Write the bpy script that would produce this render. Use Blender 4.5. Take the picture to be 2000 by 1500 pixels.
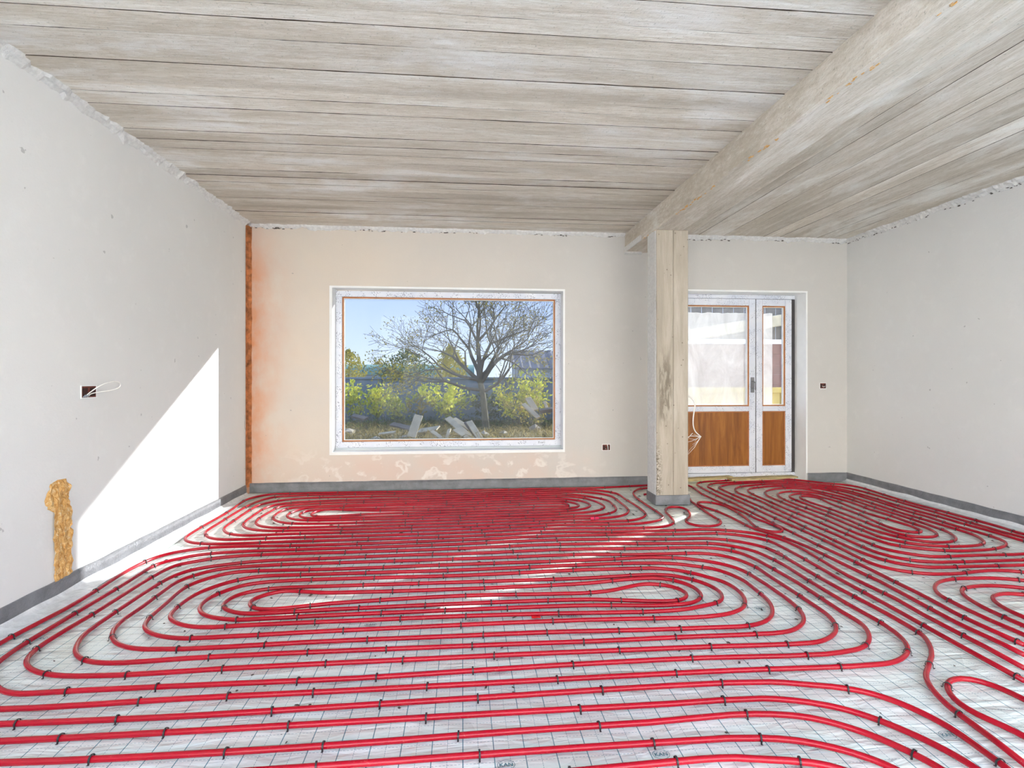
import bpy, bmesh, math, random
from mathutils import Vector, Matrix, noise

for o in list(bpy.data.objects): bpy.data.objects.remove(o)
sc = bpy.context.scene
C = sc.collection
R = random.Random(7)

# ------------------------------------------------------------------ camera
YAW = math.radians(5.34)
cam_d = bpy.data.cameras.new('camera'); cam = bpy.data.objects.new('camera', cam_d); C.objects.link(cam)
cam_d.sensor_width = 36.0; cam_d.lens = 36.0 * 1046.1 / 2000.0; cam_d.shift_y = -0.0073
cam_d.clip_start = 0.05; cam_d.clip_end = 500
cam.location = (0, 0, 1.209); cam.rotation_euler = (math.pi / 2, 0, -YAW)
sc.camera = cam

# ------------------------------------------------------------------ world, sun, exposure
SKY_STRENGTH = 5.6
w = bpy.data.worlds.new('sky'); sc.world = w; w.use_nodes = True
nt = w.node_tree; nt.nodes.clear()
tc = nt.nodes.new('ShaderNodeTexCoord'); sx = nt.nodes.new('ShaderNodeSeparateXYZ')
nt.links.new(tc.outputs['Generated'], sx.inputs[0])
rp = nt.nodes.new('ShaderNodeValToRGB'); nt.links.new(sx.outputs['Z'], rp.inputs[0])
els = rp.color_ramp.elements
els[0].position = 0.0; els[0].color = (0.80, 0.88, 0.96, 1)
els[1].position = 1.0; els[1].color = (0.36, 0.50, 0.78, 1)
e = els.new(0.06); e.color = (0.66, 0.77, 0.95, 1)
e = els.new(0.20); e.color = (0.43, 0.57, 0.93, 1)
bg = nt.nodes.new('ShaderNodeBackground'); bg.inputs['Strength'].default_value = SKY_STRENGTH
ow = nt.nodes.new('ShaderNodeOutputWorld')
nt.links.new(rp.outputs[0], bg.inputs['Color']); nt.links.new(bg.outputs[0], ow.inputs['Surface'])

SUN_AZ = (-0.754, -0.656); SUN_EL = math.radians(22.1)
sd = Vector((SUN_AZ[0] * math.cos(SUN_EL), SUN_AZ[1] * math.cos(SUN_EL), -math.sin(SUN_EL)))
sun_d = bpy.data.lights.new('sun', 'SUN'); sun_d.energy = 42.0; sun_d.angle = math.radians(0.6); sun_d.color = (1.0, 0.94, 0.86)
sun = bpy.data.objects.new('sun', sun_d); C.objects.link(sun)
sun.rotation_euler = sd.to_track_quat('-Z', 'Y').to_euler(); sun.location = (8, 8, 8)

sc.view_settings.view_transform = 'Standard'; sc.view_settings.look = 'None'
sc.view_settings.gamma = 1.0; sc.view_settings.use_curve_mapping = False
sc.view_settings.exposure = 0.31

# ------------------------------------------------------------------ room numbers (metres)
XL, XR, YB, H = -2.20, 4.44, 5.814, 2.796
YR = -0.9            # open rear end behind the camera, set close for fill light
YO = 6.20            # outer face of the window wall
WX0, WX1, WZ0, WZ1 = -1.372, 1.121, 0.400, 2.158      # window opening
DX0, DX1, DZ1 = 2.43, 3.942, 2.176                    # door opening
BX0, BX1, BZ = 1.805, 2.085, 2.590                    # beam
CX0, CX1, CY0, CY1 = 1.822, 2.133, 4.888, 5.130       # column

# ------------------------------------------------------------------ helpers
def link(o, parent=None):
    C.objects.link(o)
    if parent is not None: o.parent = parent
    return o
def tag(o, label=None, cat=None, group=None, kind=None):
    if label: o['label'] = label
    if cat: o['category'] = cat
    if group: o['group'] = group
    if kind: o['kind'] = kind
    return o
def empty(name, loc=(0, 0, 0), rz=0.0):
    o = bpy.data.objects.new(name, None); o.empty_display_size = 0.1
    o.location = loc; o.rotation_euler = (0, 0, rz); return link(o)
class MB:
    """collects shapes, builds ONE mesh object"""
    def __init__(s): s.v = []; s.f = []; s.smooth = []
    def add(s, vs, fs, sm=False):
        n = len(s.v); s.v += [tuple(p) for p in vs]
        s.f += [tuple(i + n for i in f) for f in fs]; s.smooth += [sm] * len(fs)
    def box(s, x0, x1, y0, y1, z0, z1, M=None):
        vs = [Vector(p) for p in ((x0,y0,z0),(x1,y0,z0),(x1,y1,z0),(x0,y1,z0),(x0,y0,z1),(x1,y0,z1),(x1,y1,z1),(x0,y1,z1))]
        if M is not None: vs = [M @ p for p in vs]
        s.add(vs, [(0,3,2,1),(4,5,6,7),(0,1,5,4),(1,2,6,5),(2,3,7,6),(3,0,4,7)])
    def cbox(s, x0, x1, y0, y1, z0, z1, b=0.004, M=None):
        """box with chamfered edges"""
        bm = bmesh.new(); bmesh.ops.create_cube(bm, size=1.0)
        for v in bm.verts: v.co = Vector(((x0+x1)/2 + v.co.x*(x1-x0), (y0+y1)/2 + v.co.y*(y1-y0), (z0+z1)/2 + v.co.z*(z1-z0)))
        bmesh.ops.bevel(bm, geom=bm.edges[:], offset=b, segments=1, affect='EDGES')
        bm.verts.index_update()
        vs = [(M @ v.co if M is not None else v.co.copy()) for v in bm.verts]
        fs = [tuple(v.index for v in f.verts) for f in bm.faces]; bm.free(); s.add(vs, fs)
    def tube(s, pts, r, n=8, cap=True):
        pts = [Vector(p) for p in pts]; m = len(pts); rs = r if isinstance(r, (list, tuple)) else [r] * m
        vs = []; up = Vector((0, 0, 1)); side = None
        for i, p in enumerate(pts):
            t = (pts[min(i+1, m-1)] - pts[max(i-1, 0)])
            if t.length < 1e-9: t = Vector((0, 0, 1))
            t.normalize()
            if side is None:
                a = t.cross(up)
                if a.length < 0.1: a = t.cross(Vector((1, 0, 0)))
            else:
                a = side - t * side.dot(t)
            a.normalize(); side = a; b = a.cross(t)
            for k in range(n):
                q = 2 * math.pi * k / n; vs.append(p + (a * math.cos(q) + b * math.sin(q)) * rs[i])
        fs = [(i*n+k, i*n+(k+1) % n, (i+1)*n+(k+1) % n, (i+1)*n+k) for i in range(m-1) for k in range(n)]
        if cap: fs += [tuple(range(n-1, -1, -1)), tuple((m-1)*n + k for k in range(n))]
        s.add(vs, fs, True)
    def mesh(s, name, mat):
        me = bpy.data.meshes.new(name); me.from_pydata(s.v, [], s.f)
        me.polygons.foreach_set('use_smooth', s.smooth)
        if mat is not None: me.materials.append(mat)
        me.update(); return me
    def build(s, name, mat, parent=None, **kw):
        o = bpy.data.objects.new(name, s.mesh(name, mat)); link(o, parent)
        return tag(o, **kw)
def struct(name, mb, mat, parent=None):
    o = mb.build(name, mat, parent)
    if parent is None: o['kind'] = 'structure'
    return o

# ------------------------------------------------------------------ material helpers
class NT:
    def __init__(s, name):
        s.m = bpy.data.materials.new(name); s.m.use_nodes = True; s.t = s.m.node_tree; s.t.nodes.clear()
        s.out = s.n('ShaderNodeOutputMaterial')
    def n(s, typ, **kw):
        x = s.t.nodes.new(typ)
        for k, v in kw.items(): setattr(x, k, v)
        return x
    def l(s, a, b): s.t.links.new(a, b)
    def val(s, sock, v):
        if hasattr(v, 'is_output'): s.l(v, sock)
        else: sock.default_value = v
    def coord(s, kind='world', scale=(1, 1, 1)):
        if kind == 'world': o = s.n('ShaderNodeNewGeometry').outputs['Position']
        else: o = s.n('ShaderNodeTexCoord').outputs['Object']
        m = s.n('ShaderNodeMapping'); s.l(o, m.inputs[0]); m.inputs['Scale'].default_value = scale
        return m.outputs[0]
    def noise(s, co, scale=5, detail=4, rough=0.55, dist=0.0):
        x = s.n('ShaderNodeTexNoise'); s.l(co, x.inputs['Vector'])
        x.inputs['Scale'].default_value = scale; x.inputs['Detail'].default_value = detail
        x.inputs['Roughness'].default_value = rough; x.inputs['Distortion'].default_value = dist
        return x.outputs['Fac']
    def math(s, op, a, b=None, c=None, clamp=False):
        x = s.n('ShaderNodeMath', operation=op); x.use_clamp = clamp
        s.val(x.inputs[0], a)
        if b is not None: s.val(x.inputs[1], b)
        if c is not None: s.val(x.inputs[2], c)
        return x.outputs[0]
    def ramp(s, f, *st):
        x = s.n('ShaderNodeValToRGB'); s.l(f, x.inputs[0]); e = x.color_ramp.elements
        for i, (p, c) in enumerate(st):
            q = e[i] if i < 2 else e.new(p)
            q.position = p; q.color = c if len(c) == 4 else (*c, 1)
        return x.outputs[0]
    def mapr(s, f, a, b, c=0.0, d=1.0):
        x = s.n('ShaderNodeMapRange'); s.l(f, x.inputs[0])
        for i, v in enumerate((a, b, c, d)): x.inputs[i+1].default_value = v
        return x.outputs[0]
    def mix(s, f, a, b, mode='MIX'):
        x = s.n('ShaderNodeMix', data_type='RGBA', blend_type=mode)
        s.val(x.inputs[0], f)
        for sock, v in ((x.inputs[6], a), (x.inputs[7], b)):
            if hasattr(v, 'is_output'): s.l(v, sock)
            else: sock.default_value = v if len(v) == 4 else (*v, 1)
        return x.outputs[2]
    def bump(s, hgt, strength=0.3, dist=0.01):
        x = s.n('ShaderNodeBump'); s.l(hgt, x.inputs['Height'])
        x.inputs['Strength'].default_value = strength; x.inputs['Distance'].default_value = dist
        return x.outputs[0]
    def pbr(s, col, rough=0.6, metal=0.0, bump=None, spec=0.5):
        p = s.n('ShaderNodeBsdfPrincipled')
        if hasattr(col, 'is_output'): s.l(col, p.inputs['Base Color'])
        else: p.inputs['Base Color'].default_value = col if len(col) == 4 else (*col, 1)
        s.val(p.inputs['Roughness'], rough); p.inputs['Metallic'].default_value = metal
        p.inputs['Specular IOR Level'].default_value = spec
        if bump is not None: s.l(bump, p.inputs['Normal'])
        s.l(p.outputs[0], s.out.inputs['Surface']); return p
def srgb(r, g, b):
    r, g, b = min(r, 250), min(g, 250), min(b, 250)
    f = lambda c: (c/255/12.92 if c <= 10 else ((c/255+0.055)/1.055)**2.4)
    return (f(r), f(g), f(b))
def plain(name, col, rough=0.6, metal=0.0, var=0.12, scale=12, bumpv=0.0, spec=0.5, kind='world'):
    t = NT(name); co = t.coord(kind); f = t.noise(co, scale, 5)
    c = t.mix(t.mapr(f, 0.3, 0.7), tuple(x*(1-var) for x in col), tuple(min(1, x*(1+var)) for x in col))
    b = t.bump(t.noise(co, scale*6, 4), bumpv, 0.01) if bumpv else None
    t.pbr(c, rough, metal, b, spec); return t.m

M = {}
# plain light plaster (left, right, rear walls)
def plaster(name, base, warm=None):
    t = NT(name); co = t.coord('world')
    big = t.noise(co, 0.9, 4, 0.6); fine = t.noise(co, 60, 3, 0.7); mid = t.noise(co, 7, 5, 0.65)
    c = t.mix(t.mapr(big, 0.3, 0.7), tuple(x*0.95 for x in base), base)
    c = t.mix(t.mapr(mid, 0.55, 0.75, 0, 0.35), c, tuple(min(1, x*1.08) for x in base))
    c = t.mix(t.mapr(fine, 0.62, 0.75, 0, 0.25), c, tuple(x*0.8 for x in base))
    if warm:
        sp = t.n('ShaderNodeSeparateXYZ'); t.l(co, sp.inputs[0]); X, Y, Z = sp.outputs
        # warm cream tint on the left part of the wall
        wx = t.mapr(X, 1.4, -1.6, 0.0, 1.0)
        wn = t.noise(co, 1.3, 4, 0.6)
        c = t.mix(t.math('MULTIPLY', wx, t.mapr(wn, 0.2, 0.7, 0.35, 0.9)), c, srgb(226, 212, 194))
        # rust-orange damp stain running down beside the open corner
        g = t.math('POWER', t.mapr(X, -1.50, -2.18, 0.0, 1.0), 2.6)
        sn = t.noise(t.coord('world', (1.2, 1, 0.8)), 2.1, 5, 0.6)
        st = t.math('MULTIPLY', g, t.mapr(sn, 0.36, 0.62, 0.12, 1.0), clamp=True)
        hz = t.mapr(Z, 2.75, 2.1, 0.25, 1.0)
        c = t.mix(t.math('MULTIPLY', t.math('MULTIPLY', st, hz), 0.95, clamp=True), c, srgb(226, 142, 84))
        # pinkish damp band below the window, with pale salt tide marks
        zb = t.math('MULTIPLY', t.mapr(Z, 0.46, 0.26, 0, 1), t.math('MULTIPLY', t.mapr(X, -2.0, -1.0, 0.2, 1), t.mapr(X, 1.7, 0.8, 0, 1)))
        dn = t.noise(co, 3.0, 5, 0.6)
        c = t.mix(t.math('MULTIPLY', zb, t.mapr(dn, 0.35, 0.6, 0.25, 0.9), clamp=True), c, srgb(222, 202, 188))
        sv = t.noise(t.coord('world', (1, 1, 1.3)), 5.0, 4, 0.55, 0.4)
        ln = t.math('SUBTRACT', 1.0, t.mapr(t.math('ABSOLUTE', t.math('SUBTRACT', sv, 0.60)), 0.02, 0.07), clamp=True)
        c = t.mix(t.math('MULTIPLY', t.math('MULTIPLY', ln, zb), 0.6, clamp=True), c, srgb(245, 240, 232))
    sp2 = t.noise(co, 16, 2, 0.5)
    c = t.mix(t.mapr(sp2, 0.745, 0.76, 0, 0.55), c, tuple(x*0.45 for x in base))
    h = t.math('ADD', t.math('MULTIPLY', fine, 0.5), mid)
    t.pbr(c, 0.9, 0, t.bump(h, 0.22, 0.006), 0.2); return t.m
M['wall'] = plaster('pale_grey_plaster', srgb(232, 232, 229))
M['wall_back'] = plaster('stained_plaster', srgb(210, 207, 201), True)
M['white_reveal'] = plain('white_painted_plaster', srgb(244, 245, 243), 0.75, 0, 0.03, 6, 0.1)
M['rough_white'] = plain('rough_white_render', srgb(240, 239, 235), 0.95, 0, 0.10, 45, 0.8)
M['dark_crumbs'] = plain('dark_mortar_crumbs', srgb(92, 86, 78), 0.95, 0, 0.4, 60, 0.8)

# board-marked concrete
def concrete(name, axis, tone=1.0, rnd=True):
    t = NT(name)
    st = {'x': (0.28, 3.4, 1), 'y': (3.4, 0.28, 1), 'z': (3.4, 3.4, 0.28)}[axis]
    co = t.coord('world', st); cw = t.coord('world')
    if rnd:
        oi = t.n('ShaderNodeObjectInfo'); va = t.n('ShaderNodeVectorMath', operation='ADD')
        cb = t.n('ShaderNodeCombineXYZ')
        t.l(t.math('MULTIPLY', oi.outputs['Random'], 40.0), cb.inputs[0]); t.l(t.math('MULTIPLY', oi.outputs['Random'], 17.0), cb.inputs[2])
        t.l(co, va.inputs[0]); t.l(cb.outputs[0], va.inputs[1]); co = va.outputs[0]
    a = t.noise(co, 2.0, 6, 0.62, 0.3); g = t.noise(co, 18, 6, 0.75); grain = t.noise(co, 55, 4, 0.7); pat = t.noise(t.coord('world', {'x': (0.7, 1.8, 1), 'y': (1.8, 0.7, 1), 'z': (1, 1, 1)}[axis]), 1.3, 6, 0.65, 0.4); fine = t.noise(cw, 70, 3, 0.7)
    c = t.ramp(a, (0.28, srgb(188*tone, 179*tone, 164*tone)), (0.50, srgb(218*tone, 210*tone, 197*tone)), (0.68, srgb(240*tone, 235*tone, 227*tone)))
    c = t.mix(t.mapr(g, 0.42, 0.68, 0, 0.60), c, srgb(186*tone, 174*tone, 153*tone)); c = t.mix(t.mapr(grain, 0.50, 0.72, 0, 0.45), c, srgb(170*tone, 158*tone, 138*tone)); c = t.mix(t.mapr(grain, 0.46, 0.30, 0, 0.5), c, srgb(246*tone, 243*tone, 236*tone))
    c = t.mix(t.mapr(pat, 0.50, 0.66, 0, 0.75), c, srgb(244*tone, 242*tone, 236*tone))
    c = t.mix(t.mapr(pat, 0.46, 0.30, 0, 0.45), c, srgb(184*tone, 176*tone, 158*tone))
    c = t.mix(t.mapr(fine, 0.62, 0.72, 0, 0.6), c, srgb(140*tone, 142*tone, 126*tone))
    if rnd:
        k = t.mapr(oi.outputs['Random'], 0, 1, 0.90, 1.06)
        hs = t.n('ShaderNodeHueSaturation'); t.l(c, hs.inputs['Color']); t.l(k, hs.inputs['Value']); c = hs.outputs[0]
    h = t.math('ADD', t.math('MULTIPLY', g, 1.0), t.math('MULTIPLY', fine, 0.6))
    t.pbr(c, 0.92, 0, t.bump(h, 0.6, 0.008), 0.2); return t.m
M['conc_x'] = concrete('board_marked_concrete_across', 'x', 1.05)
M['conc_y'] = concrete('board_marked_concrete_along', 'y', 1.03)
M['conc_beam'] = concrete('beam_concrete', 'y', 1.03, False)
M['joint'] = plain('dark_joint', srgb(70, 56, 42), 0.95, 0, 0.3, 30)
def column_mat():
    t = NT('column_concrete'); co = t.coord('world', (3.2, 3.2, 0.35)); cw = t.coord('world')
    a = t.noise(co, 2.2, 6, 0.62, 0.4); g = t.noise(co, 12, 5, 0.7); fine = t.noise(cw, 60, 3, 0.7)
    c = t.ramp(a, (0.25, srgb(150, 141, 126)), (0.5, srgb(180, 170, 154)), (0.75, srgb(204, 196, 182)))
    c = t.mix(t.mapr(g, 0.45, 0.7, 0, 0.4), c, srgb(166, 154, 137))
    sp = t.n('ShaderNodeSeparateXYZ'); t.l(cw, sp.inputs[0]); X, Y, Z = sp.outputs
    # dark oily stain on the front face
    m1 = t.math('MULTIPLY', t.mapr(Z, 0.72, 0.86), t.mapr(Z, 1.50, 1.25)); m2 = t.math('MULTIPLY', t.mapr(X, 1.83, 1.86), t.mapr(X, 1.99, 1.94))
    sn = t.noise(t.coord('world', (5, 5, 0.9)), 6, 5, 0.65)
    c = t.mix(t.math('MULTIPLY', t.math('MULTIPLY', m1, m2), t.mapr(sn, 0.44, 0.54, 0, 0.6), clamp=True), c, srgb(96, 86, 72))
    # small blow holes
    vo = t.n('ShaderNodeTexVoronoi'); t.l(cw, vo.inputs['Vector']); vo.inputs['Scale'].default_value = 14
    c = t.mix(t.mapr(vo.outputs['Distance'], 0.10, 0.06, 0, 0.7), c, srgb(98, 88, 74))
    # honeycombed, gravelly lower left edge
    hc = t.math('MULTIPLY', t.mapr(X, 1.885, 1.835), t.mapr(Z, 0.62, 0.40)); hn = t.noise(cw, 95, 3, 0.6)
    c = t.mix(t.math('MULTIPLY', hc, t.mapr(hn, 0.50, 0.56, 0, 0.8), clamp=True), c, srgb(88, 80, 68))
    c = t.mix(t.math('MULTIPLY', hc, t.mapr(hn, 0.44, 0.38, 0, 0.7), clamp=True), c, srgb(226, 220, 206))
    h = t.math('ADD', g, t.math('MULTIPLY', fine, 0.6))
    t.pbr(c, 0.92, 0, t.bump(h, 0.45, 0.006), 0.2); return t.m
M['column'] = column_mat()

# printed insulation foil on the floor
def foil_mat():
    t = NT('printed_insulation_foil'); co = t.coord('world')
    sp = t.n('ShaderNodeSeparateXYZ'); t.l(co, sp.inputs[0]); X, Y, Z = sp.outputs
    def lines(v, period, off, width):
        f = t.math('FRACT', t.math('DIVIDE', t.math('ADD', v, off), period))
        d = t.math('MULTIPLY', t.math('ABSOLUTE', t.math('SUBTRACT', f, 0.5)), period)
        return t.math('LESS_THAN', d, width)
    def dash(v, period, duty):
        return t.math('LESS_THAN', t.math('FRACT', t.math('DIVIDE', v, period)), duty)
    bold_x = lines(X, 0.10, 20.05 - 0.003, 0.0017)
    dash_x = t.math('MULTIPLY', lines(X, 0.10, 20.0 - 0.003, 0.0008), dash(Y, 0.010, 0.7))
    bold_y = lines(Y, 0.10, 20.02, 0.0010)
    dash_y = t.math('MULTIPLY', lines(Y, 0.10, 20.07, 0.0009), dash(X, 0.012, 0.62))
    ink = t.math('MAXIMUM', t.math('MAXIMUM', bold_x, t.math('MULTIPLY', dash_x, 0.9)), t.math('MAXIMUM', t.math('MULTIPLY', bold_y, 0.7), t.math('MULTIPLY', dash_y, 0.85)))
    n1 = t.noise(co, 2.2, 4, 0.6); n2 = t.noise(co, 30, 4, 0.6); n3 = t.noise(co, 0.8, 3, 0.5)
    c = t.mix(t.mapr(n1, 0.35, 0.65), srgb(222, 230, 222), srgb(238, 244, 239))
    # dusty ground-in dirt in the far and door-side part
    dirt = t.math('MULTIPLY', t.mapr(Y, 4.0, 5.9, 0.0, 0.75), t.mapr(n1, 0.35, 0.62, 0.2, 1.0))
    c = t.mix(dirt, c, srgb(198, 191, 166))
    c = t.mix(t.mapr(n2, 0.70, 0.76, 0, 0.35), c, srgb(150, 146, 128))
    c = t.mix(t.math('MULTIPLY', ink, t.mapr(Y, 3.6, 5.2, 0.85, 0.35)), c, srgb(52, 124, 136))
    wr = t.noise(t.coord('world', (0.5, 1.6, 1)), 9, 3, 0.5, 0.4)
    b = t.bump(t.math('ADD', wr, t.math('MULTIPLY', n2, 0.05)), 0.8, 0.025)
    t.pbr(c, t.mapr(n3, 0.3, 0.7, 0.18, 0.32), 0, b, 0.5); return t.m
M['foil'] = foil_mat()
M['print'] = plain('teal_print', srgb(58, 112, 122), 0.5)
def pipe_mat():
    t = NT('red_heating_pipe'); co = t.coord('world'); f = t.noise(co, 3, 4); d = t.noise(co, 40, 4, 0.7)
    c = t.mix(t.mapr(f, 0.3, 0.7), srgb(158, 0, 26), srgb(176, 2, 32))
    c = t.mix(t.mapr(d, 0.66, 0.76, 0, 0.35), c, srgb(206, 120, 110))
    t.pbr(c, 0.24, 0, None, 0.42); return t.m
M['pipe'] = pipe_mat()
M['clip'] = plain('black_plastic_clip', srgb(38, 34, 36), 0.5)
M['strip'] = plain('grey_foam_edge_strip', srgb(122, 124, 127), 0.38, 0, 0.22, 12, 0.6)
def film(name, col, alpha, rough):
    t = NT(name); co = t.coord('world'); n = t.noise(co, 14, 5, 0.6, 0.5)
    p = t.n('ShaderNodeBsdfPrincipled'); p.inputs['Base Color'].default_value = (*col, 1); p.inputs['Roughness'].default_value = rough
    t.l(t.bump(n, 0.5, 0.02), p.inputs['Normal'])
    tr = t.n('ShaderNodeBsdfTransparent'); mx = t.n('ShaderNodeMixShader')
    t.l(t.mapr(n, 0.3, 0.7, alpha-0.12, alpha+0.12), mx.inputs[0]); t.l(tr.outputs[0], mx.inputs[1]); t.l(p.outputs[0], mx.inputs[2])
    t.l(mx.outputs[0], t.out.inputs['Surface']); return t.m
M['film'] = film('clear_film_apron', srgb(248, 250, 251), 0.85, 0.2)
# brick / foam exposed in broken plaster
def exposed():
    t = NT('exposed_ochre_masonry'); co = t.coord('world'); a = t.noise(co, 40, 6, 0.75, 0.8); b = t.noise(co, 90, 4, 0.7)
    c = t.ramp(a, (0.28, srgb(176, 116, 56)), (0.42, srgb(222, 166, 96)), (0.56, srgb(236, 196, 132)), (0.70, srgb(248, 236, 206)))
    t.pbr(c, 0.95, 0, t.bump(t.math('ADD', a, b), 0.7, 0.012), 0.15); return t.m
M['exposed'] = exposed()
M['brick_edge'] = plain('orange_brick_edge', srgb(184, 116, 70), 0.9, 0, 0.55, 17, 0.8)
M['dark_mortar'] = plain('dark_grey_mortar', srgb(120, 110, 100), 0.95, 0, 0.35, 22, 0.6)
# protective film with blue print on the frames
def frame_mat():
    t = NT('frame_protective_film'); co = t.coord('world'); n = t.noise(co, 5, 4)
    ink = t.noise(t.coord('world', (1, 1, 1)), 120, 2, 0.4); gate = t.noise(co, 9, 2, 0.4)
    c = t.mix(t.mapr(n, 0.3, 0.7), srgb(216, 221, 232), srgb(234, 236, 241))
    k = t.math('MULTIPLY', t.mapr(ink, 0.60, 0.64), t.mapr(gate, 0.46, 0.52, 0, 0.8))
    c = t.mix(k, c, srgb(92, 98, 118)); t.pbr(c, 0.4); return t.m
M['frame'] = frame_mat()
M['bead'] = plain('brown_glazing_bead', srgb(176, 112, 62), 0.45, 0, 0.15, 20)
M['seal'] = plain('dark_rubber_seal', srgb(70, 66, 66), 0.6)
def oak():
    t = NT('golden_oak_panel'); co = t.coord('world', (9, 9, 0.7)); a = t.noise(co, 2.2, 6, 0.65, 0.8); g = t.noise(t.coord('world', (60, 60, 2.0)), 2, 4, 0.7)
    c = t.ramp(a, (0.28, srgb(116, 68, 22)), (0.5, srgb(150, 92, 32)), (0.72, srgb(178, 116, 46)))
    c = t.mix(t.mapr(g, 0.5, 0.7, 0, 0.4), c, srgb(128, 74, 26)); t.pbr(c, 0.45); return t.m
M['oak'] = oak()
M['steel'] = plain('worn_steel', srgb(150, 150, 152), 0.35, 0.8)
M['white_plastic'] = plain('white_plastic', srgb(238, 236, 230), 0.4, 0, 0.05)
M['box_brown'] = plain('red_brown_wall_box', srgb(112, 50, 34), 0.6, 0, 0.35, 60)
M['dark_hole'] = plain('dark_box_inside', srgb(58, 34, 28), 0.8, 0, 0.3, 60)
M['copper'] = plain('grey_wire_end', srgb(150, 160, 170), 0.4, 0.3)
M['red_scrap'] = plain('red_plastic', srgb(226, 24, 30), 0.35)
M['coupling'] = plain('pink_red_coupling', srgb(226, 30, 84), 0.35)
def glass(name, tint, haze, hazecol=(0.9, 0.92, 0.92), streak=False):
    t = NT(name); co = t.coord('world')
    tr = t.n('ShaderNodeBsdfTransparent'); tr.inputs[0].default_value = (*tint, 1)
    gl = t.n('ShaderNodeBsdfGlossy'); gl.inputs['Roughness'].default_value = 0.02; gl.inputs[0].default_value = (0.9, 0.95, 1, 1)
    df = t.n('ShaderNodeBsdfTranslucent'); df.inputs[0].default_value = (*hazecol, 1)
    d2 = t.n('ShaderNodeBsdfDiffuse'); d2.inputs[0].default_value = (*hazecol, 1)
    ad = t.n('ShaderNodeMixShader'); ad.inputs[0].default_value = 0.5; t.l(df.outputs[0], ad.inputs[1]); t.l(d2.outputs[0], ad.inputs[2])
    n = t.noise(t.coord('world', (1, 1, 0.6)), 7, 5, 0.65, 0.8); hz = t.mapr(n, 0.3, 0.75, haze*0.55, haze*1.5)
    m1 = t.n('ShaderNodeMixShader'); t.l(hz, m1.inputs[0]); t.l(tr.outputs[0], m1.inputs[1]); t.l(ad.outputs[0], m1.inputs[2])
    fr = t.n('ShaderNodeFresnel'); fr.inputs[0].default_value = 1.45
    m2 = t.n('ShaderNodeMixShader'); t.l(t.math('MULTIPLY', fr.outputs[0], 0.2), m2.inputs[0]); t.l(m1.outputs[0], m2.inputs[1]); t.l(gl.outputs[0], m2.inputs[2])
    t.l(m2.outputs[0], t.out.inputs['Surface']); return t.m
M['glass'] = glass('window_glass', (0.385, 0.40, 0.42), 0.010)
M['glass_door'] = glass('dusty_door_glass', (0.56, 0.57, 0.58), 0.02)
def sheet_mat():
    t = NT('milky_plastic_sheet'); co = t.coord('world'); n = t.noise(t.coord('world', (1, 1, 0.5)), 4, 5, 0.65, 0.8)
    tr = t.n('ShaderNodeBsdfTransparent'); tr.inputs[0].default_value = (0.95, 0.97, 0.97, 1)
    a = t.n('ShaderNodeBsdfTranslucent'); a.inputs[0].default_value = (0.92, 0.94, 0.95, 1)
    b = t.n('ShaderNodeBsdfDiffuse'); b.inputs[0].default_value = (0.9, 0.92, 0.93, 1)
    nb = t.bump(n, 0.4, 0.02); t.l(nb, a.inputs['Normal']); t.l(nb, b.inputs['Normal'])
    m0 = t.n('ShaderNodeMixShader'); m0.inputs[0].default_value = 0.82; t.l(a.outputs[0], m0.inputs[1]); t.l(b.outputs[0], m0.inputs[2])
    m1 = t.n('ShaderNodeMixShader'); t.l(t.mapr(n, 0.3, 0.7, 0.45, 0.72), m1.inputs[0]); t.l(tr.outputs[0], m1.inputs[1]); t.l(m0.outputs[0], m1.inputs[2])
    t.l(m1.outputs[0], t.out.inputs['Surface']); return t.m
M['sheet'] = sheet_mat()
# outside
M['soil'] = plain('weedy_soil', srgb(112, 104, 74), 0.95, 0, 0.45, 3.5, 0.8)
M['garden_wall'] = plain('grey_blue_block_wall', srgb(132, 150, 168), 0.9, 0, 0.16, 2.5, 0.3)
M['bark'] = plain('grey_green_bark', srgb(120, 116, 92), 0.9, 0, 0.3, 14, 0.6)
M['twig'] = plain('grey_twig', srgb(112, 108, 92), 0.9, 0, 0.3, 9)
def leaf(name, c0, c1):
    t = NT(name); n = t.noise(t.coord('world'), 6, 2); c = t.mix(t.mapr(n, 0.35, 0.65), c0, c1)
    d = t.n('ShaderNodeBsdfDiffuse'); tl = t.n('ShaderNodeBsdfTranslucent'); t.l(c, d.inputs[0]); t.l(c, tl.inputs[0])
    m = t.n('ShaderNodeMixShader'); m.inputs[0].default_value = 0.5; t.l(d.outputs[0], m.inputs[1]); t.l(tl.outputs[0], m.inputs[2])
    t.l(m.outputs[0], t.out.inputs['Surface']); return t.m
M['leaf_lime'] = leaf('lime_leaf', srgb(206, 220, 84), srgb(244, 236, 110))
M['leaf_olive'] = leaf('olive_leaf', srgb(168, 166, 90), srgb(214, 190, 104))
M['leaf_gold'] = leaf('autumn_leaf', srgb(176, 172, 84), srgb(206, 190, 90))
M['leaf_dark'] = leaf('dark_leaf', srgb(78, 100, 62), srgb(112, 128, 70))
M['dry_grass'] = leaf('dry_weed', srgb(150, 140, 92), srgb(176, 160, 110))
M['timber'] = plain('weathered_timber', srgb(204, 190, 158), 0.85, 0, 0.2, 8, 0.3)
M['timber_dark'] = plain('dark_weathered_timber', srgb(110, 104, 96), 0.85, 0, 0.3, 8, 0.3)
M['rubble'] = plain('pale_rubble', srgb(176, 168, 148), 0.95, 0, 0.25, 10, 0.5)
M['green_roof'] = plain('green_sheet_roof', srgb(128, 166, 150), 0.6, 0, 0.12, 1.0)
M['pale_wall'] = plain('pale_shed_wall', srgb(196, 204, 208), 0.8, 0, 0.1, 1.0)
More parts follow.
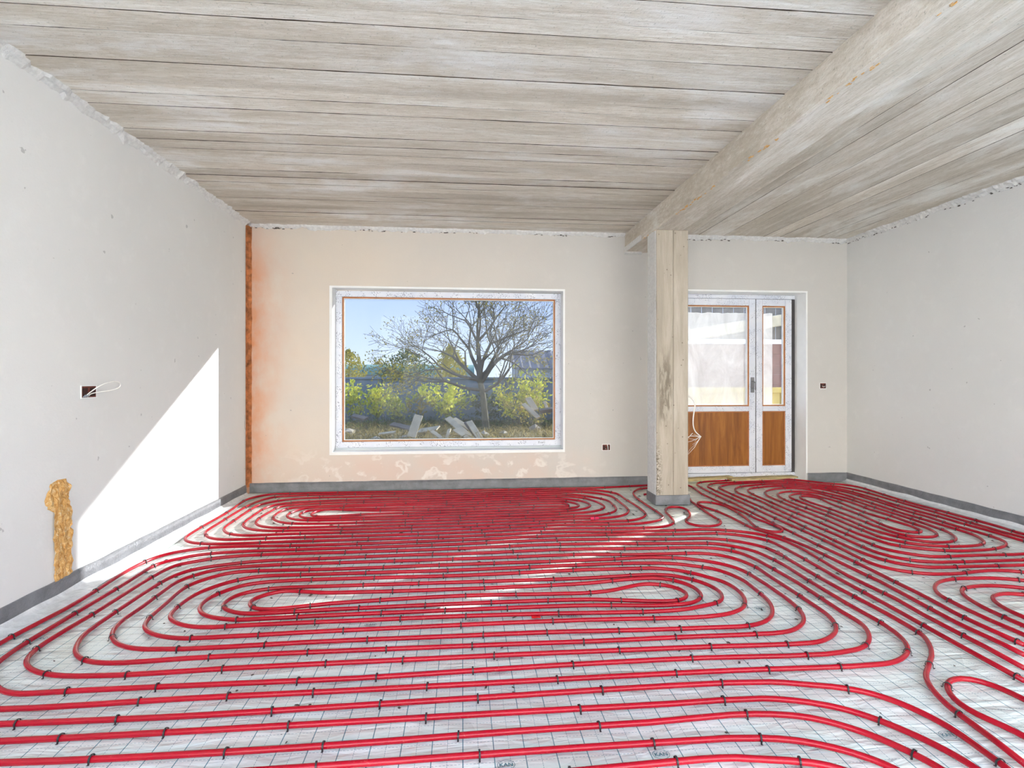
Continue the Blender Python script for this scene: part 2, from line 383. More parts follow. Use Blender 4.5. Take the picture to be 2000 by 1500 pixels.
M['roof_tile'] = plain('grey_roof_tile', srgb(140, 136, 136), 0.8, 0, 0.3, 2.0)
M['red_board'] = plain('red_brown_board', srgb(150, 108, 92), 0.85, 0, 0.25, 6)
M['yellow_wood'] = plain('yellow_fence_wood', srgb(214, 186, 98), 0.8, 0, 0.15, 6)
M['fill_paving'] = plain('fill_pale_paving', srgb(186, 184, 178), 0.9, 0, 0.08, 2)
M['fill_facade'] = plain('fill_facade_render', srgb(206, 203, 196), 0.9, 0, 0.04, 2)
M['hay_plank'] = plain('dusty_ochre_plank', srgb(184, 166, 118), 0.9, 0, 0.25, 12, 0.4)

# ------------------------------------------------------------------ room shell
def grid_mesh(x0, x1, y0, y1, step, zf):
    nx = max(1, round((x1-x0)/step)); ny = max(1, round((y1-y0)/step)); vs = []
    for j in range(ny+1):
        y = y0 + (y1-y0)*j/ny
        for i in range(nx+1):
            x = x0 + (x1-x0)*i/nx; vs.append((x, y, zf(x, y)))
    fs = [(j*(nx+1)+i, j*(nx+1)+i+1, (j+1)*(nx+1)+i+1, (j+1)*(nx+1)+i) for j in range(ny) for i in range(nx)]
    return vs, fs
def fz(x, y):
    a = noise.noise(Vector((x*1.1, y*3.2, 0.3))); b = noise.noise(Vector((x*3.1+y, y*7.5, 4.0)))
    return -0.0050 + 0.0036*a + 0.0022*b
mb = MB(); vs, fs = grid_mesh(XL, XR, 1.0, YB, 0.03, fz); mb.add(vs, fs, True)
vs, fs = grid_mesh(XL, XR, YR, 1.0, 0.3, lambda x, y: -0.0035); mb.add(vs, fs, True)
mb.box(DX0, DX1, YB, YB+0.21, -0.05, -0.002)
mb.box(XL-0.3, XR+0.3, YR, YO, -0.30, -0.02)
floor = struct('floor', mb, M['foil'])

# walls
mb = MB(); mb.box(XL-0.30, XL, YR, 5.700, -0.02, H+0.02); mb.box(XL-0.30, XL-0.045, 5.700, YO, -0.02, H+0.02)
wall_left = struct('wall_left', mb, M['wall'])
mb = MB(); mb.box(XR, XR+0.30, YR, YO, -0.02, H+0.02); wall_right = struct('wall_right', mb, M['wall'])
mb = MB()
mb.box(XL-0.045, WX0, YB, YO, -0.02, H+0.02); mb.box(WX0, WX1, YB, YO, -0.02, WZ0); mb.box(WX0, WX1, YB, YO, WZ1, H+0.02)
mb.box(WX1, DX0, YB, YO, -0.02, H+0.02); mb.box(DX0, DX1, YB, YO, DZ1, H+0.02); mb.box(DX1, XR, YB, YO, -0.02, H+0.02)
wall_back = struct('wall_back', mb, M['wall_back'])
# rear end of the room behind the camera: two piers and a lintel round an unseen opening, made wide for fill light
mb = MB(); mb.box(XL, XL+0.25, YR-0.3, YR, -0.02, H); mb.box(XR-0.25, XR, YR-0.3, YR, -0.02, H); mb.box(XL+0.25, XR-0.25, YR-0.3, YR, H-0.12, H)
struct('wall_rear', mb, M['wall'])
# ceiling slab and its board marks
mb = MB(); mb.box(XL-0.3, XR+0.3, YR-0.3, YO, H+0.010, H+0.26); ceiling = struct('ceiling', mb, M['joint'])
joints = [-0.9, -0.7, -0.45, -0.2, 0.1, 0.4, 0.7, 1.0, 1.25, 1.45, 1.65, 1.83, 2.02, 2.197, 2.363, 2.462, 2.61, 2.735, 2.853, 3.065, 3.17, 3.31, 3.47, 3.63, 3.77, 3.905, 4.03, 4.14, 4.28, 4.41, 4.55, 4.67, 4.81, 4.94, 5.08, 5.20, 5.34, 5.47, 5.60, 5.71, YB]
def board(x0, x1, y0, y1, along, mat):
    """one board imprint of the shuttering: slightly uneven edges, its own level"""
    bz = H - R.uniform(0.000, 0.005 if along == 'x' else 0.003); n = 90 if along == 'x' else 60; vs = []; fs = []
    off = R.uniform(0, 50)
    for i in range(n+1):
        t = i/n
        for k, e in enumerate((0, 1)):
            if along == 'x':
                x = x0+(x1-x0)*t; gap = 0.0004 + 0.0065*max(0, noise.noise(Vector((x*1.9, off+e*9, 0))) + 0.4*noise.noise(Vector((x*14, off+e*9, 3))))
                y = (y0+gap) if e == 0 else (y1-gap)
            else:
                y = y0+(y1-y0)*t; gap = 0.0003 + 0.0022*max(0, noise.noise(Vector((y*1.9, off+e*9, 0))))
                x = (x0+gap) if e == 0 else (x1-gap)
            zz = bz + 0.002*noise.noise(Vector((x*1.5, y*1.5, off)))
            vs += [(x, y, zz), (x, y, H+0.012)]
    for i in range(n):
        a = i*4; b = a+4
        fs += [(a, a+2, b+2, b), (a, b, b+1, a+1), (a+2, a+3, b+3, b+2)]
    fs += [(0, 1, 3, 2), (n*4, n*4+2, n*4+3, n*4+1)]
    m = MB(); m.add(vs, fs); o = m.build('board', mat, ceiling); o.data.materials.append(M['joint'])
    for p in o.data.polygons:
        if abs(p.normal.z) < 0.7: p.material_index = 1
    return o
for a, b in zip(joints[:-1], joints[1:]): board(XL-0.02, BX0+0.01, a, b, 'x', M['conc_x'])
xj = [BX1-0.01]
while xj[-1] < XR-0.10: xj.append(min(XR+0.02, xj[-1] + R.choice((0.115, 0.14, 0.16, 0.19))))
if xj[-1] < XR: xj[-1] = XR+0.02
for a, b in zip(xj[:-1], xj[1:]): board(a, b, YR, YB, 'y', M['conc_y'])

# rough white render squeezed along the wall/ceiling seams
def seam(name, p0, p1, nrm, wid, parent=None):
    """bumpy fillet from p0 to p1 under the ceiling; nrm points from the wall into the room"""
    p0 = Vector(p0); p1 = Vector(p1); nrm = Vector(nrm); L = (p1-p0).length; n = int(L/0.022); m = MB(); vs = []; fs = []
    for i in range(n+1):
        p = p0.lerp(p1, i/n); s = p.dot((p1-p0).normalized())
        q = lambda k, f=9.0: noise.noise(Vector((s*f, k*7.1, 1.7)))
        wo = wid*(1+0.55*q(1)+0.4*q(2, 31)); dn = wid*0.9*(1+0.6*q(3)+0.5*q(4, 37)); bl = 0.010*(1+0.8*q(5, 24))
        vs += [p + nrm*wo + Vector((0, 0, 0.004)), p + nrm*wo*0.7 + Vector((0, 0, -0.010-bl)), p + nrm*(0.014+bl*0.6) + Vector((0, 0, -dn*0.62)), p + nrm*0.0045 + Vector((0, 0, -dn)), p + nrm*-0.004 + Vector((0, 0, -dn-0.004))]
    for i in range(n):
        for k in range(4): a = i*5+k; fs.append((a, a+1, a+6, a+5))
    m.add(vs, fs); o = m.build(name, M['rough_white'], parent)
    if parent is None: o['kind'] = 'structure'
    # dark ragged crumbs under the lower lip
    c = MB()
    for i in range(int(L/0.03)):
        s_ = R.random(); p = p0.lerp(p1, s_)
        if noise.noise(Vector((p.x*2.2, p.y*2.2, 5.5))) < -0.02: continue
        k = R.uniform(0.004, 0.011); z = H - wid*R.uniform(0.75, 1.25); d = (p1-p0).normalized()
        a = p + nrm*0.003; a.z = z
        c.add([a - d*k*1.6, a + d*k*1.6, a + d*k*0.6 + Vector((0, 0, k)), a - d*k + Vector((0, 0, k*0.8)), a + nrm*k*0.9 + Vector((0, 0, k*0.4))], [(0, 1, 4), (1, 2, 4), (2, 3, 4), (3, 0, 4)])
    tag(c.build('mortar_crumbs', M['dark_crumbs'], o), kind='stuff')
    return o
seam('trim_1', (XL, 0.4, H), (XL, 5.70, H), (1, 0, 0), 0.050)
seam('trim_2', (XL, YB, H), (BX0, YB, H), (0, -1, 0), 0.038)
seam('trim_3', (BX1, YB, H), (XR, YB, H), (0, -1, 0), 0.044)
seam('trim_4', (XR, YB, H), (XR, 1.5, H), (-1, 0, 0), 0.050)

# open corner chase (left wall plaster stops short of the window wall)
m = MB(); n = 90; vs = []; fs = []
for i in range(n+1):
    z = 0.06 + (H-0.08)*i/n; q = lambda k, f=8.0: noise.noise(Vector((z*f, k*3.3, 2.0)))
    vs += [(XL-0.040, 5.700, z), (XL-0.034+0.008*q(1, 20), 5.735+0.012*q(2), z), (XL-0.020+0.012*q(3, 24), 5.772+0.010*q(4), z), (XL-0.008+0.006*q(5, 18), 5.800, z), (XL+0.020+0.006*q(6), YB+0.001, z)]
for i in range(n):
    for k in range(4): a = i*5+k; fs.append((a, a+1, a+6, a+5))
m.add(vs, fs); m.build('corner_brickwork', M['brick_edge'], wall_left)
m = MB(); vs = []; fs = []
for i in range(n+1):
    z = 0.06 + (H-0.08)*i/n; q = lambda k, f=8.0: noise.noise(Vector((z*f, k*3.3, 8.0)))
    bl = 0.02 + 0.02*max(0, q(1, 3)) + (0.03 if abs(z-0.75) < 0.07 else 0)
    vs += [(XL+0.002, 5.702-bl*0.6+0.006*q(2, 22), z), (XL-0.006, 5.712+0.006*q(3, 22), z), (XL-0.034, 5.722+0.008*q(4, 15), z)]
for i in range(n):
    for k in range(2): a = i*3+k; fs.append((a, a+1, a+4, a+3))
m.add(vs, fs); m.build('torn_plaster_edge', M['dark_mortar'], wall_left)

# broken plaster patch with ochre masonry showing on the left wall
outline = [(3.137, 0.645), (3.20, 0.640), (3.232, 0.60), (3.225, 0.52), (3.25, 0.44), (3.245, 0.36), (3.225, 0.30), (3.24, 0.22), (3.225, 0.15), (3.24, 0.095), (3.20, 0.082), (3.14, 0.068), (3.118, 0.075), (3.125, 0.15), (3.118, 0.20), (3.13, 0.28), (3.12, 0.34), (3.135, 0.42), (3.128, 0.465), (3.075, 0.50), (3.05, 0.55), (3.062, 0.585), (3.085, 0.605), (3.095, 0.630)]
bm = bmesh.new()
bv = [bm.verts.new((0, y, z)) for y, z in outline]; bm.faces.new(bv)
bmesh.ops.triangulate(bm, faces=bm.faces[:])
for _ in range(4): bmesh.ops.subdivide_edges(bm, edges=[e for e in bm.edges if e.calc_length() > 0.022], cuts=1, use_grid_fill=False); bmesh.ops.triangulate(bm, faces=bm.faces[:])
edge = {v for e in bm.edges if len(e.link_faces) == 1 for v in e.verts}
for v in bm.verts:
    q = noise.noise(Vector((v.co.y*26, v.co.z*26, 1.0))) + 0.6*noise.noise(Vector((v.co.y*70, v.co.z*70, 4.0)))
    v.co.x = XL + (0.0015 if v in edge else 0.011 + 0.013*q)
    if v in edge: v.co.y += 0.016*noise.noise(Vector((v.co.z*60, v.co.y*60, 9.0)))
me = bpy.data.meshes.new('broken_plaster_patch'); bm.to_mesh(me); bm.free(); me.materials.append(M['exposed'])
link(bpy.data.objects.new('broken_plaster_patch', me), wall_left)

# ------------------------------------------------------------------ edge strips (grey foam) and clear film aprons
def strip(name, p0, p1, nrm, hgt=0.10, apron=0.0, seed=0.0):
    p0 = Vector(p0); p1 = Vector(p1); nrm = Vector(nrm); L = (p1-p0).length; n = max(4, int(L/0.04)); d = (p1-p0).normalized()
    m = MB(); vs = []; fs = []
    for i in range(n+1):
        p = p0 + d*(L*i/n); s = L*i/n + seed; q = lambda k, f=3.0: noise.noise(Vector((s*f, k*5.0, seed)))
        lean = 0.004 + 0.005*abs(q(1)); top = hgt + 0.004*q(2, 5)
        for (o, z) in ((-0.001, top), (0.008+lean, top-0.001), (0.010+lean*0.8, hgt*0.55), (0.013+0.003*q(3, 7), 0.012), (0.022+0.004*q(4, 6), -0.001)):
            vs.append(p + nrm*o + Vector((0, 0, z)))
    for i in range(n):
        for k in range(4): a = i*5+k; fs.append((a, a+1, a+6, a+5))
    m.add(vs, fs, True); o = struct(name, m, M['strip'])
    if apron > 0:
        a_ = MB(); vs = []; fs = []
        for i in range(n+1):
            p = p0 + d*(L*i/n); s = L*i/n + seed; q = lambda k, f=4.0: noise.noise(Vector((s*f, k*5.0, seed+3)))
            wd = apron*(1+0.30*q(1, 2.2))
            for (oo, z) in ((0.016, 0.030+0.010*q(2)), (0.030, 0.012+0.005*q(3, 9)), (wd*0.55, 0.010+0.006*abs(q(4, 8))), (wd, 0.0015)):
                vs.append(p + nrm*oo + Vector((0, 0, z)))
        for i in range(n):
            for k in range(3): b = i*4+k; fs.append((b, b+1, b+5, b+4))
        a_.add(vs, fs, True); a_.build('film_apron', M['film'], o)
    return o
strip('baseboard_left', (XL, 1.0, 0), (XL, 5.69, 0), (1, 0, 0), 0.10, 0.13, 1.0)
strip('baseboard_back', (XL, YB, 0), (DX0-0.02, YB, 0), (0, -1, 0), 0.098, 0.0, 2.0)
strip('baseboard_door', (DX1+0.01, YB, 0), (XR, YB, 0), (0, -1, 0), 0.100, 0.0, 3.0)
strip('baseboard_right', (XR, YB, 0), (XR, 1.5, 0), (-1, 0, 0), 0.10, 0.10, 4.0)

# ------------------------------------------------------------------ column and beam
col = empty('concrete_column', ((CX0+CX1)/2, (CY0+CY1)/2, 0))
tag(col, 'tan board-marked concrete column standing on the pipe-covered floor under the beam', 'column')
def rel(mb, o):
    mb.v = [(x-o.location.x, y-o.location.y, z-o.location.z) for x, y, z in mb.v]; return mb
xm = CX0 + 0.165
m = MB(); m.cbox(CX0, xm-0.0015, CY0, CY1, 0, BZ+0.003, 0.006); rel(m, col).build('shaft_board_face', M['column'], col)
m = MB(); m.cbox(xm+0.0015, CX1, CY0+0.003, CY1, 0, BZ+0.003, 0.006); rel(m, col).build('shaft_board_face', M['column'], col)
m = MB(); n = 60; vs = []; fs = []
for i in range(n+1):
    z = 0.09+(BZ-0.09)*i/n; q = lambda k, f=9: noise.noise(Vector((z*f, k*4.0, 3.0)))
    vs += [(CX0-0.001, CY1+0.001, z), (CX0-0.007+0.003*q(1), CY1-0.02, z), (CX0-0.007+0.003*q(2), CY0+0.03+0.008*q(4, 4), z), (CX0-0.0005, CY0+0.006+0.012*q(3, 5), z)]
for i in range(n):
    for k in range(3): a = i*4+k; fs.append((a, a+4, a+5, a+1))
m.add(vs, fs); rel(m, col).build('white_plaster_side', M['rough_white'], col, label='rough white plaster on the left side')
m = MB(); t_ = 0.012
for (x0, x1, y0, y1) in ((CX0-t_, CX1+t_, CY0-t_, CY0), (CX0-t_, CX0, CY0, CY1), (CX1, CX1+t_, CY0, CY1)):
    m.cbox(x0, x1, y0, y1, -0.001, 0.092, 0.003)
rel(m, col).build('foot_strip', M['strip'], col, label='grey foam edge strip wrapped round the column foot')
bm_ = MB(); bm_.cbox(BX0, BX1, YR, YB+0.01, BZ, H+0.02, 0.012)
beam = bm_.build('concrete_beam', M['conc_beam'], None, label='long concrete ceiling beam running from the window wall over the column', cat='beam')
m = MB()
for k in range(150):
    y = R.uniform(1.2, YB-0.2); q = R.uniform(0.004, 0.012); x = BX0+R.uniform(0.0, 0.03)
    if noise.noise(Vector((y*1.6, 0, 7))) < -0.1: continue
    m.add([(x-q*0.5, y-q*2, BZ+0.001), (x+q*0.6, y-q*1.6, BZ+0.001), (x+q*0.5, y+q*2, BZ+0.001), (x-q*0.6, y+q*1.7, BZ+0.001), (x, y, BZ-q*0.5)], [(0, 4, 1), (1, 4, 2), (2, 4, 3), (3, 4, 0)])
tag(m.build('mortar_lumps', M['exposed'], beam), kind='stuff')
m = MB()
m.box(BX0-0.012, BX0+0.0005, YB-0.55, YB, BZ-0.004, BZ+0.05); m.box(BX0-0.012, CX0+0.16, YB-0.05, YB, BZ-0.022, BZ)
m.build('plaster_collar', M['rough_white'], beam)

# ------------------------------------------------------------------ window
def ring(m, x0, x1, z0, z1, wd, y0, y1, b=0.004):
    m.cbox(x0, x1, y0, y1, z0, z0+wd, b); m.cbox(x0, x1, y0, y1, z1-wd, z1, b)
    m.cbox(x0, x0+wd, y0, y1, z0+wd, z1-wd, b); m.cbox(x1-wd, x1, y0, y1, z0+wd, z1-wd, b)
win = empty('window_1', ((WX0+WX1)/2, YB+0.18, WZ0)); win['kind'] = 'structure'
YF = YB+0.165
def wpart(name, m, mat, parent=None, base=win): return rel(m, base).build(name, mat, parent or base)
for nm, (x0, x1, z0, z1) in {'reveal_left': (WX0-0.001, WX0+0.006, WZ0, WZ1), 'reveal_right': (WX1-0.006, WX1+0.001, WZ0, WZ1), 'reveal_top': (WX0, WX1, WZ1-0.006, WZ1+0.001), 'window_sill': (WX0, WX1, WZ0-0.001, WZ0+0.008)}.items():
    m = MB(); m.box(x0, x1, YB-0.002, YF+0.02, z0, z1); wpart(nm, m, M['white_reveal'])
m = MB()   # white plaster edging painted round the opening
ring(m, WX0-0.022, WX1+0.008, WZ0-0.022, WZ1+0.012, 0.022, YB-0.003, YB+0.004, 0.001); wpart('plaster_edging', m, M['white_reveal'])
fx0, fx1, fz0, fz1 = WX0+0.006, WX1-0.006, WZ0+0.030, WZ1-0.012
for nm, bx in {'frame_bottom': (fx0, fx1, fz0, fz0+0.066), 'frame_top': (fx0, fx1, fz1-0.066, fz1), 'frame_left': (fx0, fx0+0.066, fz0+0.066, fz1-0.066), 'frame_right': (fx1-0.066, fx1, fz0+0.066, fz1-0.066)}.items():
    m = MB(); m.cbox(bx[0], bx[1], YF, YF+0.07, bx[2], bx[3], 0.004); wpart(nm, m, M['frame'])
m = MB(); ring(m, fx0+0.064, fx1-0.064, fz0+0.064, fz1-0.064, 0.017, YF+0.012, YF+0.05, 0.003); wpart('glazing_bead', m, M['bead'])
m = MB(); ring(m, fx0+0.079, fx1-0.079, fz0+0.079, fz1-0.079, 0.008, YF+0.024, YF+0.05, 0.002); wpart('spacer_bar', m, M['white_plastic'])
m = MB(); m.box(fx0+0.07, fx1-0.07, YF+0.034, YF+0.036, fz0+0.07, fz1-0.07); wpart('glass_pane', m, M['glass'])
m = MB(); m.cbox(WX0, WX1, YF-0.01, YF+0.02, WZ0+0.006, WZ0+0.032, 0.003); wpart('lower_packer', m, M['pale_wall'])
# black marker scrawl on the lower frame
m = MB(); gx = 0.87; gz = fz0+0.030
for st in ([(0, 0.016), (-0.012, 0.018), (-0.012, 0.010), (-0.002, 0.008), (-0.004, 0.001), (-0.014, 0.001)], [(0.012, 0.010), (0.008, 0.002), (0.018, 0.003), (0.019, 0.011), (0.020, 0.001)], [(0.028, 0.010), (0.028, -0.006), (0.030, 0.010), (0.038, 0.008), (0.036, 0.001), (0.029, 0.002)], [(0.044, 0.010), (0.050, 0.001), (0.058, 0.012), (0.064, 0.004)]):
    m.tube([(gx+a, YF-0.0008, gz+b) for a, b in st], 0.0014, 5)
wpart('marker_scrawl', m, M['seal'])

# ------------------------------------------------------------------ door
door = empty('door_1', ((DX0+DX1)/2, YB+0.2, 0)); door['kind'] = 'structure'
YD = YB+0.205
def dpart(name, m, mat, parent=None):
    o = rel(m, door).build(name, mat, door)
    if parent is not None: o.parent = parent
    return o
for nm, (x0, x1, z0, z1) in {'reveal_right': (DX1-0.006, DX1+0.001, 0.0, DZ1), 'reveal_left': (DX0-0.001, DX0+0.006, 0.0, DZ1), 'reveal_top': (DX0, DX1, DZ1-0.006, DZ1+0.001)}.items():
    m = MB(); m.box(x0, x1, YB-0.002, YD+0.02, z0, z1); dpart(nm, m, M['white_reveal'])
m = MB(); m.box(DX1, DX1+0.012, YB-0.003, YB+0.003, 0.1, DZ1+0.014); m.box(DX0, DX1, YB-0.003, YB+0.003, DZ1, DZ1+0.014); dpart('plaster_edging', m, M['white_reveal'])
ZD0 = 0.075
m = MB(); m.cbox(DX0+0.006, DX1-0.006, YD, YD+0.07, DZ1-0.052, DZ1-0.006, 0.003); dpart('frame_head', m, M['frame'])
m = MB(); m.cbox(DX1-0.050, DX1-0.006, YD, YD+0.07, ZD0-0.03, DZ1-0.052, 0.003); dpart('frame_jamb', m, M['seal'])
m = MB(); m.cbox(DX0+0.006, DX0+0.05, YD, YD+0.07, ZD0-0.03, DZ1-0.052, 0.003); dpart('frame_jamb', m, M['frame'])
m = MB(); m.cbox(DX0+0.006, DX1-0.006, YD-0.004, YD+0.08, 0.030, ZD0, 0.004); dpart('threshold', m, M['frame'])
def leaf_(x0, x1, nm):
    z0, z1 = ZD0+0.006, DZ1-0.056; st = 0.078; y0, y1 = YD-0.012, YD+0.056; zm = 0.830
    root = bpy.data.objects.new(nm, None); link(root, door)
    def p(name, m, mat): o = rel(m, door).build(name, mat, root); return o
    for q, b in {'stile': None}.items():
        m = MB(); m.cbox(x0, x0+st, y0, y1, z0, z1, 0.005); p('stile', m, M['frame'])
        m = MB(); m.cbox(x1-st, x1, y0, y1, z0, z1, 0.005); p('stile', m, M['frame'])
    for za, zb_ in ((z0, z0+st), (z1-st, z1), (zm-0.030, zm+0.030)):
        m = MB(); m.cbox(x0+st, x1-st, y0+0.001, y1, za, zb_, 0.005); p('rail', m, M['frame'])
    for za, zb_ in ((zm+0.030, z1-st), (z0+st, zm-0.030)):
        m = MB(); ring(m, x0+st-0.002, x1-st+0.002, za-0.002, zb_+0.002, 0.016, y0+0.008, y1-0.012, 0.003); p('glazing_bead', m, M['bead'])
    m = MB(); ring(m, x0+st+0.013, x1-st-0.013, zm+0.043, z1-st-0.013, 0.007, y0+0.018, y1-0.014, 0.002); p('spacer_bar', m, M['white_plastic'])
    m = MB(); m.box(x0+st+0.006, x1-st-0.006, y0+0.030, y0+0.032, zm+0.034, z1-st-0.004); p('glass_pane', m, M['glass_door'])
    m = MB(); m.cbox(x0+st+0.010, x1-st-0.010, y0+0.018, y0+0.036, z0+st+0.010, zm-0.040, 0.003); p('wood_panel', m, M['oak'])
    return root
XM = 3.445
lf1 = leaf_(DX0+0.052, XM-0.004, 'main_leaf'); lf2 = leaf_(XM+0.004, DX1-0.052, 'side_leaf')
m = MB(); m.box(XM-0.004, XM+0.004, YD-0.006, YD+0.05, ZD0+0.006, DZ1-0.056); dpart('meeting_seal', m, M['seal'])
m = MB(); m.cbox(XM-0.068, XM-0.024, YD-0.020, YD-0.011, 1.02, 1.20, 0.003); m.tube([(XM-0.046, YD-0.02, 1.15), (XM-0.046, YD-0.05, 1.15), (XM-0.030, YD-0.055, 1.13), (XM-0.028, YD-0.055, 1.05)], 0.007, 8)
m.tube([(XM-0.050, YD-0.022, 1.075), (XM-0.050, YD-0.034, 1.075)], 0.009, 8); dpart('lock_plate', m, M['steel'])
# milky protective plastic sheet hung outside the panes
m = MB(); nx, nz = 34, 30; vs = []; x0, x1 = DX0+0.05, 3.655
for j in range(nz+1):
    for i in range(nx+1):
        x = x0+(x1-x0)*i/nx; z = 0.875+(1.955-0.875)*j/nz + (0.010*noise.noise(Vector((x*12, 0, 0))) if j == nz else 0)
        y = YD+0.001 + 0.003*noise.noise(Vector((x*3, z*2, 1))) + 0.002*noise.noise(Vector((x*9, z*5, 6)))
        vs.append((x, y, z))
fs = [(j*(nx+1)+i, j*(nx+1)+i+1, (j+1)*(nx+1)+i+1, (j+1)*(nx+1)+i) for j in range(nz) for i in range(nx)]
m.add(vs, fs, True); sh = m.build('plastic_sheet', M['sheet'], None, label='milky torn plastic film stuck over the door panes', cat='plastic film')

